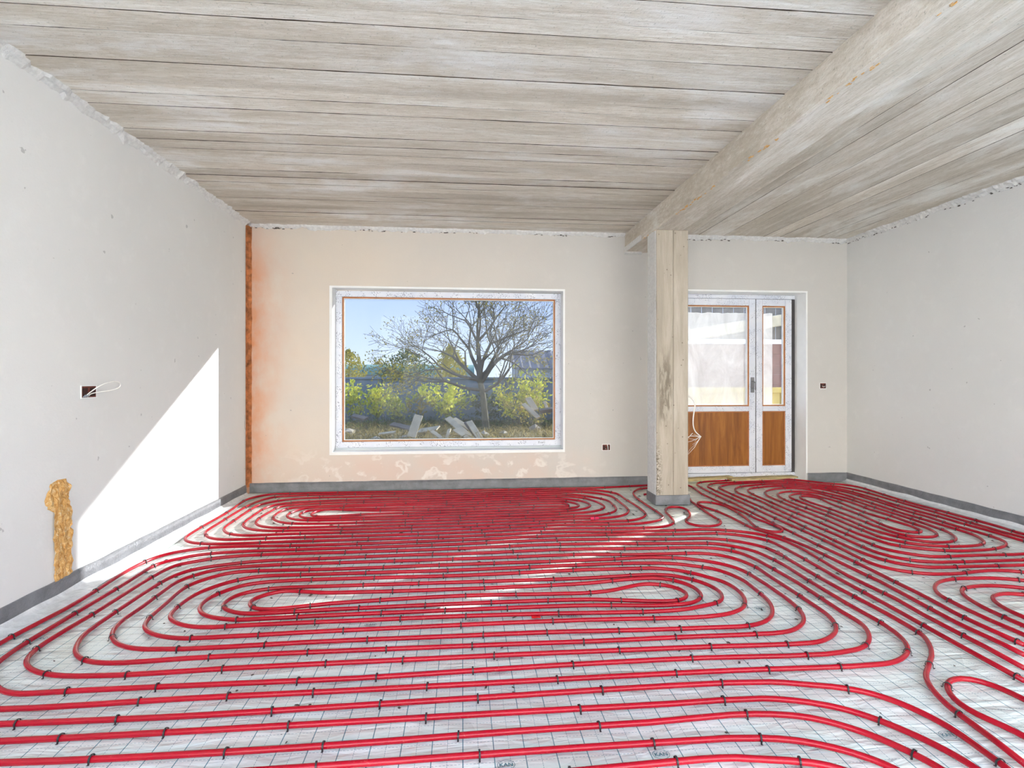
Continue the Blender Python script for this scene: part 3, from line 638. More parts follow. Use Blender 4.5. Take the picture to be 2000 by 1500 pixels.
# ------------------------------------------------------------------ heating pipes
PIPES = {
 'A': [(1.84,5.286),(1.996,5.329),(2.18,5.302),(2.249,5.211),(2.223,5.059),(2.187,4.95),(2.179,4.819),(2.156,4.621),(2.138,4.351),(2.138,4.27),(2.117,4.209),(2.039,4.132),(1.948,4.12),(1.876,4.15),(1.839,4.22),(1.848,4.297),(1.921,4.388),(1.985,4.518),(2.016,4.671),(1.992,4.75),(1.942,4.77),(1.887,4.756),(1.821,4.66),(1.782,4.548),(1.783,4.491),(1.756,4.338),(1.73,4.242),(1.656,4.169),(1.561,4.13),(1.427,4.121),(1.198,4.134),(0.795,4.169),(-0.203,4.122),(-1.377,4.114),(-1.566,4.108),(-1.74,4.114),(-1.83,4.145),(-1.901,4.203),(-1.962,4.307),(-1.975,4.407),(-1.975,4.598),(-1.98,4.898),(-1.972,5.202),(-1.919,5.427),(-1.849,5.524),(-1.628,5.569),(-0.273,5.545),(1.062,5.566),(1.269,5.571),(1.398,5.537),(1.501,5.461),(1.582,5.343),(1.588,5.146),(1.61,4.769),(1.605,4.618),(1.586,4.51),(1.525,4.42),(1.419,4.349),(1.255,4.331),(1.041,4.337),(0.83,4.349),(-0.212,4.312),(-1.369,4.303),(-1.544,4.325),(-1.66,4.378),(-1.72,4.433),(-1.764,4.511),(-1.781,4.605),(-1.788,4.772),(-1.769,5.114),(-1.64,5.247),(-0.263,5.335),(1.025,5.373),(1.15,5.339),(1.262,5.259),(1.343,5.166),(1.399,5.068),(1.405,4.869),(1.387,4.724),(1.337,4.632),(1.235,4.553),(1.142,4.523),(0.864,4.529),(-0.222,4.498),(-1.253,4.492),(-1.442,4.534),(-1.548,4.623),(-1.592,4.695),(-1.607,4.776),(-1.605,4.925),(-1.555,5.029),(-0.253,5.142),(0.988,5.18),(1.072,5.126),(1.156,5.051),(1.189,4.952),(1.187,4.87),(1.132,4.79),(1.019,4.73),(0.898,4.708),(-0.231,4.682),(-1.303,4.67),(-1.353,4.7),(-1.398,4.767),(-1.403,4.844),(-1.372,4.919),(-0.244,4.953),(0.952,4.988),(0.982,4.959),(0.995,4.905),(0.964,4.866),(0.932,4.885),(-0.239,4.859),(-0.807,4.878),(-1.006,4.924),(-1.192,4.955),(-1.263,4.927),(-1.304,4.852),(-1.31,4.785),(-1.271,4.728),(-1.207,4.707),(-1.05,4.72),(-0.787,4.76),(-0.235,4.77),(0.916,4.799),(1.039,4.823),(1.081,4.867),(1.081,4.947),(1.032,5.023),(0.97,5.082),(-0.249,5.047),(-1.402,5.027),(-1.472,4.94),(-1.507,4.831),(-1.49,4.734),(-1.43,4.66),(-1.282,4.598),(-0.226,4.591),(0.881,4.618),(1.116,4.648),(1.252,4.727),(1.302,4.803),(1.305,4.916),(1.273,5.04),(1.204,5.177),(1.117,5.247),(1.007,5.277),(-0.258,5.238),(-1.647,5.122),(-1.688,4.96),(-1.704,4.743),(-1.694,4.611),(-1.672,4.537),(-1.618,4.464),(-1.526,4.412),(-1.42,4.387),(-0.217,4.406),(0.847,4.441),(1.109,4.435),(1.232,4.444),(1.357,4.489),(1.428,4.553),(1.483,4.664),(1.499,4.799),(1.499,5.019),(1.491,5.235),(1.444,5.326),(1.341,5.417),(1.212,5.469),(1.044,5.473),(-0.268,5.438),(-1.617,5.426),(-1.783,5.326),(-1.876,5.206),(-1.894,4.968),(-1.884,4.658),(-1.881,4.494),(-1.859,4.384),(-1.794,4.287),(-1.722,4.235),(-1.591,4.198),(-1.41,4.211),(-0.208,4.217),(0.813,4.262),(1.072,4.246),(1.334,4.237),(1.503,4.263),(1.636,4.329),(1.703,4.408),(1.719,4.487),(1.721,4.63),(1.712,4.908),(1.719,5.19),(1.743,5.334),(1.787,5.437),(1.873,5.55),(1.959,5.595),(2.008,5.603),(2.137,5.693),(2.338,5.758),(2.466,5.732),(2.482,5.668),(2.477,5.51),(2.437,5.254),(2.444,4.992),(2.45,4.814),(2.466,4.653),(2.478,4.499),(2.468,4.287),(2.499,4.141),(2.509,4.029),(2.497,3.959),(2.447,3.917),(2.405,3.916),(2.365,3.937),(2.33,3.984),(2.331,4.077),(2.349,4.155),(2.387,4.303),(2.407,4.444),(2.423,4.594),(2.418,4.787),(2.385,4.858),(2.335,4.912),(2.267,4.929),(2.221,4.899),(2.204,4.812),(2.215,4.725),(2.254,4.603),(2.275,4.435),(2.282,4.245),(2.284,4.041),(2.346,3.863),(2.376,3.795),(2.401,3.687),(2.421,3.536),(2.424,3.374),(2.425,3.1),(2.433,2.893),(2.416,2.675),(2.395,2.374),(2.411,2.186),(2.41,2.091)],
 'P': [(2.232,5.712),(2.049,5.736),(1.689,5.68),(1.355,5.644),(1.079,5.656),(-0.278,5.652),(-1.716,5.672),(-1.951,5.641),(-2.075,5.475),(-2.087,5.276),(-2.068,5.113),(-2.056,4.861),(-2.062,4.635),(-2.061,4.368),(-2.053,4.225),(-2.045,4.169),(-2.003,4.107),(-1.937,4.059),(-1.834,4.024),(-1.739,4.008),(-1.52,4.009),(-1.278,4.017),(-0.198,4.027),(0.777,4.074),(1.196,4.038),(1.475,4.037),(1.7,4.034),(1.879,4.04),(2.046,3.998),(2.233,3.887),(2.334,3.736),(2.352,3.582),(2.354,3.473),(2.328,3.247),(2.312,3.046),(2.324,2.754),(2.327,2.679),(2.306,2.458),(2.309,2.167),(2.3,1.996)],
 'B': [(2.205,1.914),(2.206,2.199),(2.213,2.432),(2.222,2.722),(2.222,2.928),(2.227,3.044),(2.239,3.31),(2.24,3.511),(2.223,3.708),(2.132,3.826),(1.977,3.914),(1.658,3.935),(0.759,3.977),(-0.194,3.933),(-1.146,3.919),(-1.579,3.938),(-1.78,3.926),(-1.876,3.886),(-1.926,3.859),(-1.989,3.799),(-2.028,3.721),(-2.051,3.575),(-2.052,3.39),(-2.042,3.288),(-2.034,2.952),(-2.05,2.806),(-2.064,2.607),(-2.029,2.38),(-1.955,2.231),(-1.77,2.106),(-1.62,2.089),(-1.071,2.096),(-0.432,2.092),(0.196,2.092),(0.924,2.091),(1.247,2.085),(1.597,2.074),(1.798,2.085),(1.878,2.119),(1.955,2.181),(2.008,2.283),(2.025,2.369),(2.031,2.456),(2.023,2.595),(2.024,2.776),(2.027,2.99),(2.035,3.292),(1.991,3.514),(1.949,3.573),(1.817,3.681),(1.476,3.718),(0.72,3.772),(-0.184,3.739),(-1.475,3.729),(-1.64,3.688),(-1.672,3.669),(-1.8,3.586),(-1.826,3.509),(-1.841,3.398),(-1.847,3.191),(-1.85,3.099),(-1.85,2.904),(-1.865,2.707),(-1.867,2.574),(-1.858,2.502),(-1.829,2.433),(-1.74,2.353),(-1.604,2.303),(-1.362,2.285),(-1.045,2.294),(-0.537,2.298),(0.215,2.296),(1.01,2.285),(1.607,2.279),(1.671,2.305),(1.725,2.34),(1.776,2.392),(1.805,2.449),(1.834,2.553),(1.833,2.652),(1.84,2.826),(1.834,3.019),(1.837,3.228),(1.78,3.383),(1.706,3.458),(1.59,3.498),(1.45,3.504),(1.136,3.511),(0.85,3.542),(-0.007,3.531),(-0.826,3.534),(-1.232,3.527),(-1.436,3.504),(-1.539,3.46),(-1.646,3.314),(-1.659,3.228),(-1.654,2.931),(-1.661,2.843),(-1.656,2.759),(-1.629,2.666),(-1.56,2.573),(-1.453,2.508),(-1.259,2.481),(-0.582,2.49),(-0.005,2.485),(0.595,2.477),(0.764,2.466),(1.055,2.458),(1.181,2.457),(1.338,2.453),(1.424,2.468),(1.481,2.493),(1.532,2.534),(1.585,2.606),(1.616,2.672),(1.636,2.76),(1.643,2.887),(1.648,3.006),(1.613,3.12),(1.575,3.191),(1.481,3.256),(1.336,3.322),(1.113,3.348),(0.804,3.351),(-0.007,3.332),(-0.78,3.337),(-0.995,3.34),(-1.243,3.326),(-1.37,3.239),(-1.404,3.195),(-1.452,3.114),(-1.468,3.034),(-1.472,2.907),(-1.461,2.842),(-1.444,2.801),(-1.391,2.749),(-1.306,2.703),(-1.204,2.683),(-1.008,2.688),(-0.629,2.689),(-0.006,2.688),(0.64,2.667),(0.835,2.653),(1.07,2.652),(1.178,2.667),(1.3,2.706),(1.369,2.727),(1.406,2.782),(1.427,2.84),(1.424,2.917),(1.374,3.022),(1.262,3.118),(1.11,3.148),(0.909,3.136),(0.751,3.128),(-0.007,3.135),(-0.735,3.142),(-0.969,3.145),(-1.085,3.136),(-1.161,3.109),(-1.217,3.077),(-1.247,3.026),(-1.252,2.96),(-1.243,2.92),(-1.212,2.881),(-1.154,2.839),(-1.083,2.817),(-0.936,2.815),(-0.661,2.828),(-0.006,2.836),(0.679,2.826),(0.847,2.801),(1.012,2.771),(1.144,2.766),(1.195,2.785),(1.228,2.828),(1.235,2.871),(1.219,2.93),(1.164,2.979),(1.08,3.008),(1.022,3.004),(0.84,2.935),(0.699,2.913),(-0.006,2.938),(-0.679,2.904),(-0.789,2.885),(-0.957,2.858),(-1.038,2.865),(-1.078,2.885),(-1.116,2.936),(-1.122,2.972),(-1.11,3.015),(-1.06,3.066),(-0.976,3.1),(-0.893,3.079),(-0.754,3.048),(-0.712,3.045),(-0.006,3.033),(0.732,3.05),(0.948,3.083),(1.111,3.094),(1.169,3.083),(1.26,3.027),(1.317,2.913),(1.312,2.842),(1.297,2.8),(1.258,2.758),(1.205,2.728),(1.096,2.717),(0.993,2.719),(0.661,2.754),(-0.006,2.76),(-0.646,2.761),(-0.997,2.751),(-1.104,2.752),(-1.206,2.779),(-1.292,2.823),(-1.337,2.875),(-1.361,2.927),(-1.368,2.995),(-1.356,3.048),(-1.341,3.09),(-1.252,3.2),(-1.122,3.243),(-0.98,3.252),(-0.76,3.251),(-0.007,3.24),(0.784,3.265),(1.001,3.256),(1.188,3.252),(1.277,3.226),(1.393,3.153),(1.496,3.032),(1.521,2.996),(1.539,2.911),(1.535,2.821),(1.503,2.723),(1.454,2.652),(1.409,2.621),(1.334,2.588),(1.254,2.574),(1.151,2.567),(0.864,2.579),(0.622,2.591),(-0.005,2.593),(-0.605,2.589),(-1.103,2.578),(-1.303,2.585),(-1.447,2.646),(-1.52,2.723),(-1.539,2.782),(-1.549,2.847),(-1.553,2.972),(-1.567,3.12),(-1.556,3.237),(-1.488,3.344),(-1.406,3.413),(-1.3,3.43),(-1.156,3.43),(-0.916,3.421),(-0.799,3.419),(-0.007,3.43),(0.824,3.433),(0.996,3.436),(1.225,3.448),(1.383,3.427),(1.479,3.397),(1.631,3.306),(1.72,3.183),(1.742,3.012),(1.744,2.763),(1.738,2.669),(1.72,2.578),(1.685,2.502),(1.635,2.445),(1.56,2.396),(1.485,2.378),(1.051,2.379),(0.571,2.379),(-0.005,2.391),(-0.561,2.398),(-1.207,2.394),(-1.428,2.382),(-1.534,2.397),(-1.609,2.432),(-1.681,2.503),(-1.719,2.579),(-1.742,2.639),(-1.752,2.715),(-1.753,2.947),(-1.75,3.085),(-1.745,3.246),(-1.724,3.382),(-1.681,3.468),(-1.599,3.527),(-1.506,3.562),(-1.329,3.61),(-0.848,3.629),(-0.179,3.642),(-0.008,3.632),(0.698,3.658),(1.301,3.624),(1.503,3.622),(1.748,3.589),(1.865,3.502),(1.918,3.34),(1.93,3.158),(1.941,2.92),(1.932,2.699),(1.925,2.537),(1.932,2.45),(1.911,2.373),(1.869,2.302),(1.814,2.244),(1.761,2.21),(1.66,2.187),(1.532,2.174),(0.97,2.196),(0.205,2.191),(-0.409,2.175),(-0.825,2.18),(-1.462,2.188),(-1.674,2.186),(-1.73,2.203),(-1.819,2.269),(-1.902,2.35),(-1.937,2.447),(-1.952,2.582),(-1.948,2.848),(-1.94,3.204),(-1.941,3.402),(-1.945,3.52),(-1.928,3.63),(-1.822,3.733),(-1.794,3.759),(-1.655,3.805),(-1.428,3.824),(-0.189,3.839),(0.74,3.877),(1.606,3.812),(1.777,3.811),(1.957,3.748),(2.111,3.576),(2.142,3.4),(2.112,3.579),(2.133,3.414),(2.127,3.207),(2.121,2.899),(2.127,2.753),(2.131,2.593),(2.136,2.46),(2.13,2.34),(2.126,2.293),(2.088,2.222),(2.039,2.155),(1.979,2.093),(1.909,2.035),(1.848,1.981),(1.803,1.916),(1.761,1.8),(1.749,1.686),(1.744,1.584),(1.73,1.489)],
 'C': [(2.499,2.169),(2.484,2.463),(2.511,2.704),(2.515,2.895),(2.524,3.102),(2.529,3.332),(2.52,3.555),(2.528,3.913),(2.53,4.051),(2.531,4.167),(2.539,4.322),(2.544,4.641),(2.558,4.804),(2.552,5.001),(2.555,5.304),(2.566,5.518),(2.573,5.642),(2.592,5.727),(2.645,5.801),(2.732,5.859),(2.862,5.892),(3.193,5.937),(3.681,5.97),(3.885,5.846),(4.066,5.661),(4.218,5.558),(4.283,5.448),(4.277,5.204),(4.245,4.926),(4.233,4.685),(4.253,4.382),(4.253,4.129),(4.261,4.025),(4.264,3.871),(4.24,3.736),(4.254,3.655),(4.234,3.366),(4.107,3.146),(3.865,3.072),(3.555,3.085),(3.442,3.088),(3.122,3.095),(2.905,3.106),(2.811,3.16),(2.756,3.219),(2.723,3.314),(2.707,3.467),(2.717,3.804),(2.716,3.974),(2.732,4.257),(2.732,4.629),(2.735,5.025),(2.737,5.364),(2.765,5.556),(2.834,5.624),(2.94,5.688),(3.032,5.722),(3.246,5.756),(3.554,5.764),(3.84,5.575),(3.948,5.455),(4.025,5.275),(4.042,4.903),(4.029,4.661),(4.043,4.368),(4.059,4.2),(4.059,4.024),(4.079,3.718),(4.073,3.535),(4.101,3.447),(4.05,3.361),(3.915,3.298),(3.751,3.276),(3.442,3.283),(3.139,3.282),(3.047,3.312),(3.01,3.358),(2.948,3.411),(2.916,3.496),(2.914,3.643),(2.91,3.794),(2.926,4.249),(2.922,4.599),(2.937,5.02),(2.945,5.222),(2.988,5.372),(3.062,5.455),(3.18,5.511),(3.43,5.562),(3.611,5.5),(3.797,5.387),(3.851,5.176),(3.863,5.019),(3.856,4.772),(3.855,4.652),(3.843,4.375),(3.85,4.203),(3.857,4.014),(3.865,3.831),(3.85,3.681),(3.801,3.591),(3.757,3.53),(3.688,3.489),(3.597,3.468),(3.413,3.471),(3.327,3.494),(3.203,3.556),(3.152,3.629),(3.11,3.71),(3.106,3.851),(3.123,4.16),(3.137,4.376),(3.111,4.777),(3.131,5.002),(3.182,5.155),(3.261,5.238),(3.365,5.286),(3.44,5.283),(3.556,5.266),(3.641,5.166),(3.661,5.003),(3.686,4.815),(3.663,4.518),(3.67,4.272),(3.658,4.081),(3.662,3.903),(3.623,3.794),(3.586,3.734),(3.529,3.695),(3.458,3.686),(3.355,3.72),(3.304,3.803),(3.301,3.925),(3.304,4.075),(3.317,4.263),(3.319,4.586),(3.301,4.811),(3.306,4.944),(3.322,5.004),(3.361,5.057),(3.416,5.089),(3.467,5.064),(3.496,4.96),(3.456,4.758),(3.449,4.585),(3.434,4.316),(3.382,4.002),(3.398,3.863),(3.467,3.808),(3.509,3.808),(3.557,3.838),(3.564,3.886),(3.579,3.975),(3.558,4.155),(3.535,4.36),(3.553,4.6),(3.58,4.811),(3.557,4.999),(3.524,5.147),(3.445,5.184),(3.392,5.177),(3.321,5.136),(3.264,5.083),(3.231,5.012),(3.216,4.859),(3.224,4.618),(3.221,4.252),(3.195,3.894),(3.257,3.697),(3.367,3.578),(3.515,3.564),(3.582,3.591),(3.648,3.644),(3.685,3.705),(3.735,3.809),(3.745,3.887),(3.759,4.111),(3.759,4.383),(3.764,4.666),(3.774,4.956),(3.732,5.157),(3.637,5.385),(3.463,5.441),(3.281,5.402),(3.167,5.324),(3.1,5.238),(3.054,5.123),(3.038,4.969),(3.03,4.76),(3.033,4.492),(3.028,4.169),(3.004,3.835),(3.024,3.656),(3.048,3.549),(3.166,3.452),(3.276,3.4),(3.413,3.374),(3.648,3.386),(3.744,3.412),(3.807,3.437),(3.88,3.486),(3.933,3.556),(3.948,3.616),(3.956,3.763),(3.946,3.868),(3.941,4.025),(3.961,4.235),(3.944,4.4),(3.962,4.673),(3.967,4.994),(3.973,5.217),(3.896,5.374),(3.809,5.509),(3.611,5.614),(3.42,5.668),(3.18,5.627),(3.081,5.594),(2.967,5.53),(2.879,5.43),(2.828,5.284),(2.84,5.143),(2.854,4.879),(2.827,4.584),(2.82,4.218),(2.822,3.794),(2.81,3.549),(2.809,3.424),(2.836,3.329),(2.913,3.234),(3.059,3.184),(3.202,3.175),(3.496,3.174),(3.654,3.171),(3.873,3.168),(4.064,3.231),(4.127,3.376),(4.159,3.609),(4.147,3.745),(4.153,4.094),(4.158,4.425),(4.15,4.68),(4.156,4.926),(4.157,5.216),(4.108,5.414),(4.004,5.543),(3.878,5.643),(3.678,5.838),(3.368,5.837),(3.004,5.797),(2.855,5.785),(2.735,5.707),(2.664,5.616),(2.649,5.484),(2.645,5.25),(2.652,4.992),(2.643,4.632),(2.637,4.276),(2.637,4.1),(2.641,3.911),(2.637,3.643),(2.627,3.468),(2.613,3.324),(2.613,3.196),(2.658,3.095),(2.81,3),(2.93,2.988),(3.025,2.99),(3.17,3.014),(3.289,3.017),(3.395,2.991),(3.422,2.969),(3.493,2.913)],
 'D1': [(3.378,2.803),(3.287,2.853),(3.157,2.9),(2.981,2.914),(2.896,2.912),(2.788,2.885),(2.72,2.847),(2.667,2.801),(2.609,2.712),(2.589,2.581),(2.583,2.49),(2.586,2.363),(2.595,2.252),(2.595,2.143)],
 'D2': [(3.249,2.696),(3.168,2.749),(3.117,2.774),(3.044,2.796),(2.936,2.803),(2.874,2.791),(2.824,2.781),(2.778,2.749),(2.736,2.69),(2.708,2.61),(2.691,2.525),(2.686,2.345),(2.697,2.228)],
 'D3': [(3.166,2.627),(3.075,2.669),(2.996,2.692),(2.949,2.687),(2.898,2.672),(2.85,2.643),(2.818,2.588),(2.789,2.512),(2.781,2.414),(2.779,2.296)],
 'E': [(2.078,1.7),(2.077,1.802),(2.054,1.897),(2.006,1.951),(1.935,1.951),(1.869,1.91),(1.818,1.833),(1.809,1.76),(1.85,1.666),(1.864,1.617),(1.874,1.504)],
 'F1': [(1.646,1.373),(1.66,1.507),(1.661,1.601),(1.657,1.679),(1.642,1.735),(1.602,1.821),(1.538,1.891),(1.448,1.936),(1.314,1.973),(1.195,1.998),(0.785,2.009),(0.187,2.001),(-0.375,1.994),(-1.002,1.988),(-1.544,1.999),(-1.677,1.995),(-1.723,1.923),(-1.642,1.8),(-1.471,1.702),(-1.197,1.686),(-0.623,1.692),(-0.319,1.694),(0.159,1.699),(0.664,1.7),(0.874,1.7),(1.009,1.687),(1.103,1.666),(1.237,1.598),(1.316,1.523),(1.348,1.458)],
 'F2': [(1.568,1.418),(1.564,1.508),(1.533,1.604),(1.468,1.712),(1.385,1.799),(1.292,1.85),(1.221,1.875),(1.134,1.895),(1.01,1.902),(0.742,1.898),(0.178,1.901),(-0.489,1.901),(-1.199,1.904),(-1.494,1.906),(-1.585,1.905),(-1.595,1.863),(-1.505,1.809),(-1.41,1.8),(-0.876,1.786),(-0.395,1.786),(0.168,1.799),(0.705,1.804),(0.896,1.816),(1.031,1.814),(1.167,1.792),(1.242,1.763),(1.34,1.692),(1.395,1.626),(1.455,1.519),(1.468,1.447)],
 'F3': [(-0.152,1.579),(0.149,1.591),(0.504,1.606),(0.83,1.613),(0.954,1.595),(1.1,1.561),(1.145,1.539),(1.198,1.492)]}
PR = 0.0105; PZ = 0.0115
def spline(pts, step=0.025):
    P = [Vector((x, y, 0)) for x, y in pts]
    P = [P[0]*2-P[1]] + P + [P[-1]*2-P[-2]]; out = []
    for i in range(1, len(P)-2):
        p0, p1, p2, p3 = P[i-1], P[i], P[i+1], P[i+2]
        t0 = 0.0; t1 = t0+max(1e-4, (p1-p0).length)**0.5; t2 = t1+max(1e-4, (p2-p1).length)**0.5; t3 = t2+max(1e-4, (p3-p2).length)**0.5
        n = max(2, int((p2-p1).length/step))
        for k in range(n):
            t = t1+(t2-t1)*k/n
            a1 = p0*((t1-t)/(t1-t0))+p1*((t-t0)/(t1-t0)); a2 = p1*((t2-t)/(t2-t1))+p2*((t-t1)/(t2-t1)); a3 = p2*((t3-t)/(t3-t2))+p3*((t-t2)/(t3-t2))
            b1 = a1*((t2-t)/(t2-t0))+a2*((t-t0)/(t2-t0)); b2 = a2*((t3-t)/(t3-t1))+a3*((t-t1)/(t3-t1))
            out.append(b1*((t2-t)/(t2-t1))+b2*((t-t1)/(t2-t1)))
    out.append(P[-2])
    # light smoothing of hand-laid unevenness
    for _ in range(3):
        out = [out[0]] + [(out[i-1]+out[i]*2+out[i+1])/4 for i in range(1, len(out)-1)] + [out[-1]]
    return out
# black plastic staple clip straddling a pipe (local: pipe along X)
m = MB(); wd = 0.0055; prof = []
for k in range(9):
    a = math.pi*(1.12-1.24*k/8); prof.append((math.cos(a)*(PR+0.0022), math.sin(a)*(PR+0.0022)))
prof = [(-PR-0.0075, -PZ+0.003), (-PR-0.0026, -PZ+0.001)] + prof + [(PR+0.0026, -PZ+0.001), (PR+0.0075, -PZ+0.003)]
vs = []; fs = []
for (y, z) in prof:
    l = math.hypot(y, z); oy, oz = y*(1+0.0024/l), z*(1+0.0024/l)
    vs += [(-wd/2, y, z), (wd/2, y, z), (wd/2, oy, oz), (-wd/2, oy, oz)]
for i in range(len(prof)-1):
    a = i*4; b = a+4
    fs += [(a, b, b+1, a+1), (a+1, b+1, b+2, a+2), (a+2, b+2, b+3, a+3), (a+3, b+3, b, a)]
fs += [(0, 1, 2, 3), (len(prof)*4-4, len(prof)*4-1, len(prof)*4-2, len(prof)*4-3)]
m.add(vs, fs)
m.add([(-0.001, -PR-0.006, -0.004), (0.001, -PR-0.006, -0.004), (0.0005, -PR-0.013, 0.002), (-0.0005, -PR-0.013, 0.002)], [(0, 1, 2, 3), (3, 2, 1, 0)])
m.add([(-0.001, PR+0.006, -0.004), (0.001, PR+0.006, -0.004), (0.0005, PR+0.013, 0.002), (-0.0005, PR+0.013, 0.002)], [(0, 1, 2, 3), (3, 2, 1, 0)])
clip_me = m.mesh('clip', M['clip'])
LABEL = {
 'A': 'red heating pipe coiled below the big window, winding round to the column foot',
 'P': 'red heating pipe running closest to the window wall and outermost round the far coil',
 'B': 'red heating pipe forming the large coil across the middle of the floor',
 'C': 'red heating pipe forming the long coil beside the right wall near the door',
 'D1': 'outermost red pipe bend of the three nested at the right edge',
 'D2': 'middle red pipe bend of the three nested at the right edge',
 'D3': 'innermost small red pipe bend of the three nested at the right edge',
 'E': 'red pipe hairpin in the lower right corner of the floor',
 'F1': 'red pipe sweeping across the foreground just in front of the large coil',
 'F2': 'second red pipe sweeping across the foreground, doubled back at the left',
 'F3': 'nearest red pipe at the very bottom of the picture'}
SPL = {}
for key, pts in PIPES.items():
    sp_ = spline(pts); SPL[key] = sp_
    # thin out straight parts
    keep = [0]
    for i in range(1, len(sp_)-1):
        a = sp_[i]-sp_[keep[-1]]; b = sp_[i+1]-sp_[i]
        if a.length > 0.16 or (a.length > 1e-6 and b.length > 1e-6 and a.angle(b) > 0.045): keep.append(i)
    keep.append(len(sp_)-1)
    c0 = sp_[0]; m = MB()
    m.tube([(sp_[i].x-c0.x, sp_[i].y-c0.y, PZ + 0.0012*noise.noise(Vector((sp_[i].x*2, sp_[i].y*2, 0)))) for i in keep], PR, 10)
    o = m.build('heating_pipe', M['pipe'], None, label=LABEL[key], cat='heating pipe', group='red underfloor heating pipes'); o.location = (c0.x, c0.y, 0)
    acc = R.uniform(0.05, 0.25); nxt = 0.18; gapm = 0.34 if key == 'C' else 0.42
    for i in range(1, len(sp_)):
        d = sp_[i]-sp_[i-1]; acc += d.length
        if acc >= nxt and d.length > 1e-6:
            acc = 0.0; nxt = gapm*R.uniform(0.65, 1.3)
            p = sp_[i]
            if p.y < 1.15 or p.x > XR-0.05 or p.x < XL+0.03: continue
            c = bpy.data.objects.new('clip', clip_me); link(c, o)
            c.location = (p.x-c0.x, p.y-c0.y, PZ+0.0004); c.rotation_euler = (R.uniform(-0.12, 0.12), 0, math.atan2(d.y, d.x)+R.uniform(-0.15, 0.15))
def near(key, x, y):
    s = SPL[key]; return min(range(1, len(s)-1), key=lambda i: (s[i].x-x)**2+(s[i].y-y)**2)
oA = [o for o in C.objects if o.get('label') == LABEL['A']][0]
j = near('A', 1.115, 4.449); p = SPL['A'][j]; d = (SPL['A'][j+1]-SPL['A'][j-1]).normalized()
m = MB(); m.tube([(p.x+d.x*s-oA.location.x, p.y+d.y*s-oA.location.y, PZ) for s in (-0.035, -0.033, -0.01, 0.01, 0.033, 0.035)], [0.0125, 0.0145, 0.0145, 0.0145, 0.0145, 0.0125], 12)
m.build('coupling', M['coupling'], oA, label='bright pink-red coupling sleeve')

# printed oval logos on the foil
def logo(x, y, s=1.0, rz=0.0):
    cu = bpy.data.curves.new('logo_text', 'FONT'); cu.body = 'KAN'; cu.size = 0.021*s; cu.align_x = 'CENTER'; cu.align_y = 'CENTER'; cu.offset = 0.0004
    to = bpy.data.objects.new('tmp', cu); C.objects.link(to); bpy.context.view_layer.update()
    me = bpy.data.meshes.new_from_object(to); C.objects.unlink(to); bpy.data.objects.remove(to)
    bm = bmesh.new(); bm.from_mesh(me); n = 28; ro = []; ri = []
    for k in range(n):
        a = 2*math.pi*k/n; ro.append(bm.verts.new((0.028*s*math.cos(a), 0.021*s*math.sin(a), 0))); ri.append(bm.verts.new((0.0264*s*math.cos(a), 0.0194*s*math.sin(a), 0)))
    for k in range(n): bm.faces.new((ro[k], ro[(k+1) % n], ri[(k+1) % n], ri[k]))
    bm.to_mesh(me); bm.free(); me.materials.clear(); me.materials.append(M['print'])
    o = bpy.data.objects.new('printed_logo', me); link(o, floor); o.location = (x, y, 0.0016); o.rotation_euler = (0, 0, rz)
for (x, y) in [(-1.347, 0.66), (-0.85, 0.66), (-0.352, 0.66), (0.145, 0.66), (0.642, 0.66), (1.14, 0.66), (1.637, 0.66), (2.135, 0.66), (2.632, 0.66), (3.13, 0.66), (-1.355, 1.66), (-0.858, 1.66), (-0.36, 1.66), (0.137, 1.66), (0.634, 1.66), (1.132, 1.66), (1.629, 1.66), (2.127, 1.66), (2.624, 1.66), (3.122, 1.66), (-1.935, 2.66), (-1.438, 2.66), (-0.94, 2.66), (-0.443, 2.66), (0.055, 2.66), (0.552, 2.66), (1.05, 2.66), (1.547, 2.66), (2.045, 2.66), (-1.8, 3.66), (-1.302, 3.66), (-0.805, 3.66), (-0.308, 3.66), (0.19, 3.66), (0.687, 3.66), (1.185, 3.66), (1.682, 3.66), (2.18, 3.66), (-1.75, 4.66), (-1.252, 4.66), (-0.755, 4.66), (-0.258, 4.66), (0.24, 4.66), (0.737, 4.66), (1.235, 4.66), (1.732, 4.66), (2.23, 4.66)]: logo(x, y)

# crumbs and clip scraps scattered over the foil
m = MB()
for i in range(420):
    x = R.uniform(XL+0.2, XR-0.2); y = 1.4 + (YB-1.6)*R.random()**0.8; k = R.uniform(0.003, 0.010)*(0.7 if y < 3 else 1.1); a = R.uniform(0, 6.28)
    e1 = Vector((math.cos(a), math.sin(a), 0))*k*R.uniform(0.8, 2.2); e2 = Vector((-math.sin(a), math.cos(a), 0))*k*0.7; c = Vector((x, y, 0.001))
    m.add([c-e1-e2, c+e1-e2, c+e1*0.7+e2, c-e1+e2, c+e1*0.1+Vector((0, 0, k*0.7))], [(0, 1, 4), (1, 2, 4), (2, 3, 4), (3, 0, 4)])
m.build('floor_crumbs', M['dark_crumbs'], None, label='dark crumbs and clip scraps strewn over the foil', cat='debris', kind='stuff')
def chunk(x, y, z, sx_, sy_, sz_, mat, name, seed, **kw):
    bm = bmesh.new(); bmesh.ops.create_icosphere(bm, subdivisions=1, radius=1)
    for v in bm.verts:
        q = 1+0.35*noise.noise(v.co*1.7+Vector((seed, seed, 0))); v.co = Vector((v.co.x*sx_*q, v.co.y*sy_*q, max(-0.5, v.co.z)*sz_*q))
    me = bpy.data.meshes.new(name); bm.to_mesh(me); bm.free(); me.materials.append(mat)
    o = bpy.data.objects.new(name, me); link(o); o.location = (x, y, z+sz_*0.45); o.rotation_euler = (0, 0, seed*1.3); return tag(o, **kw)
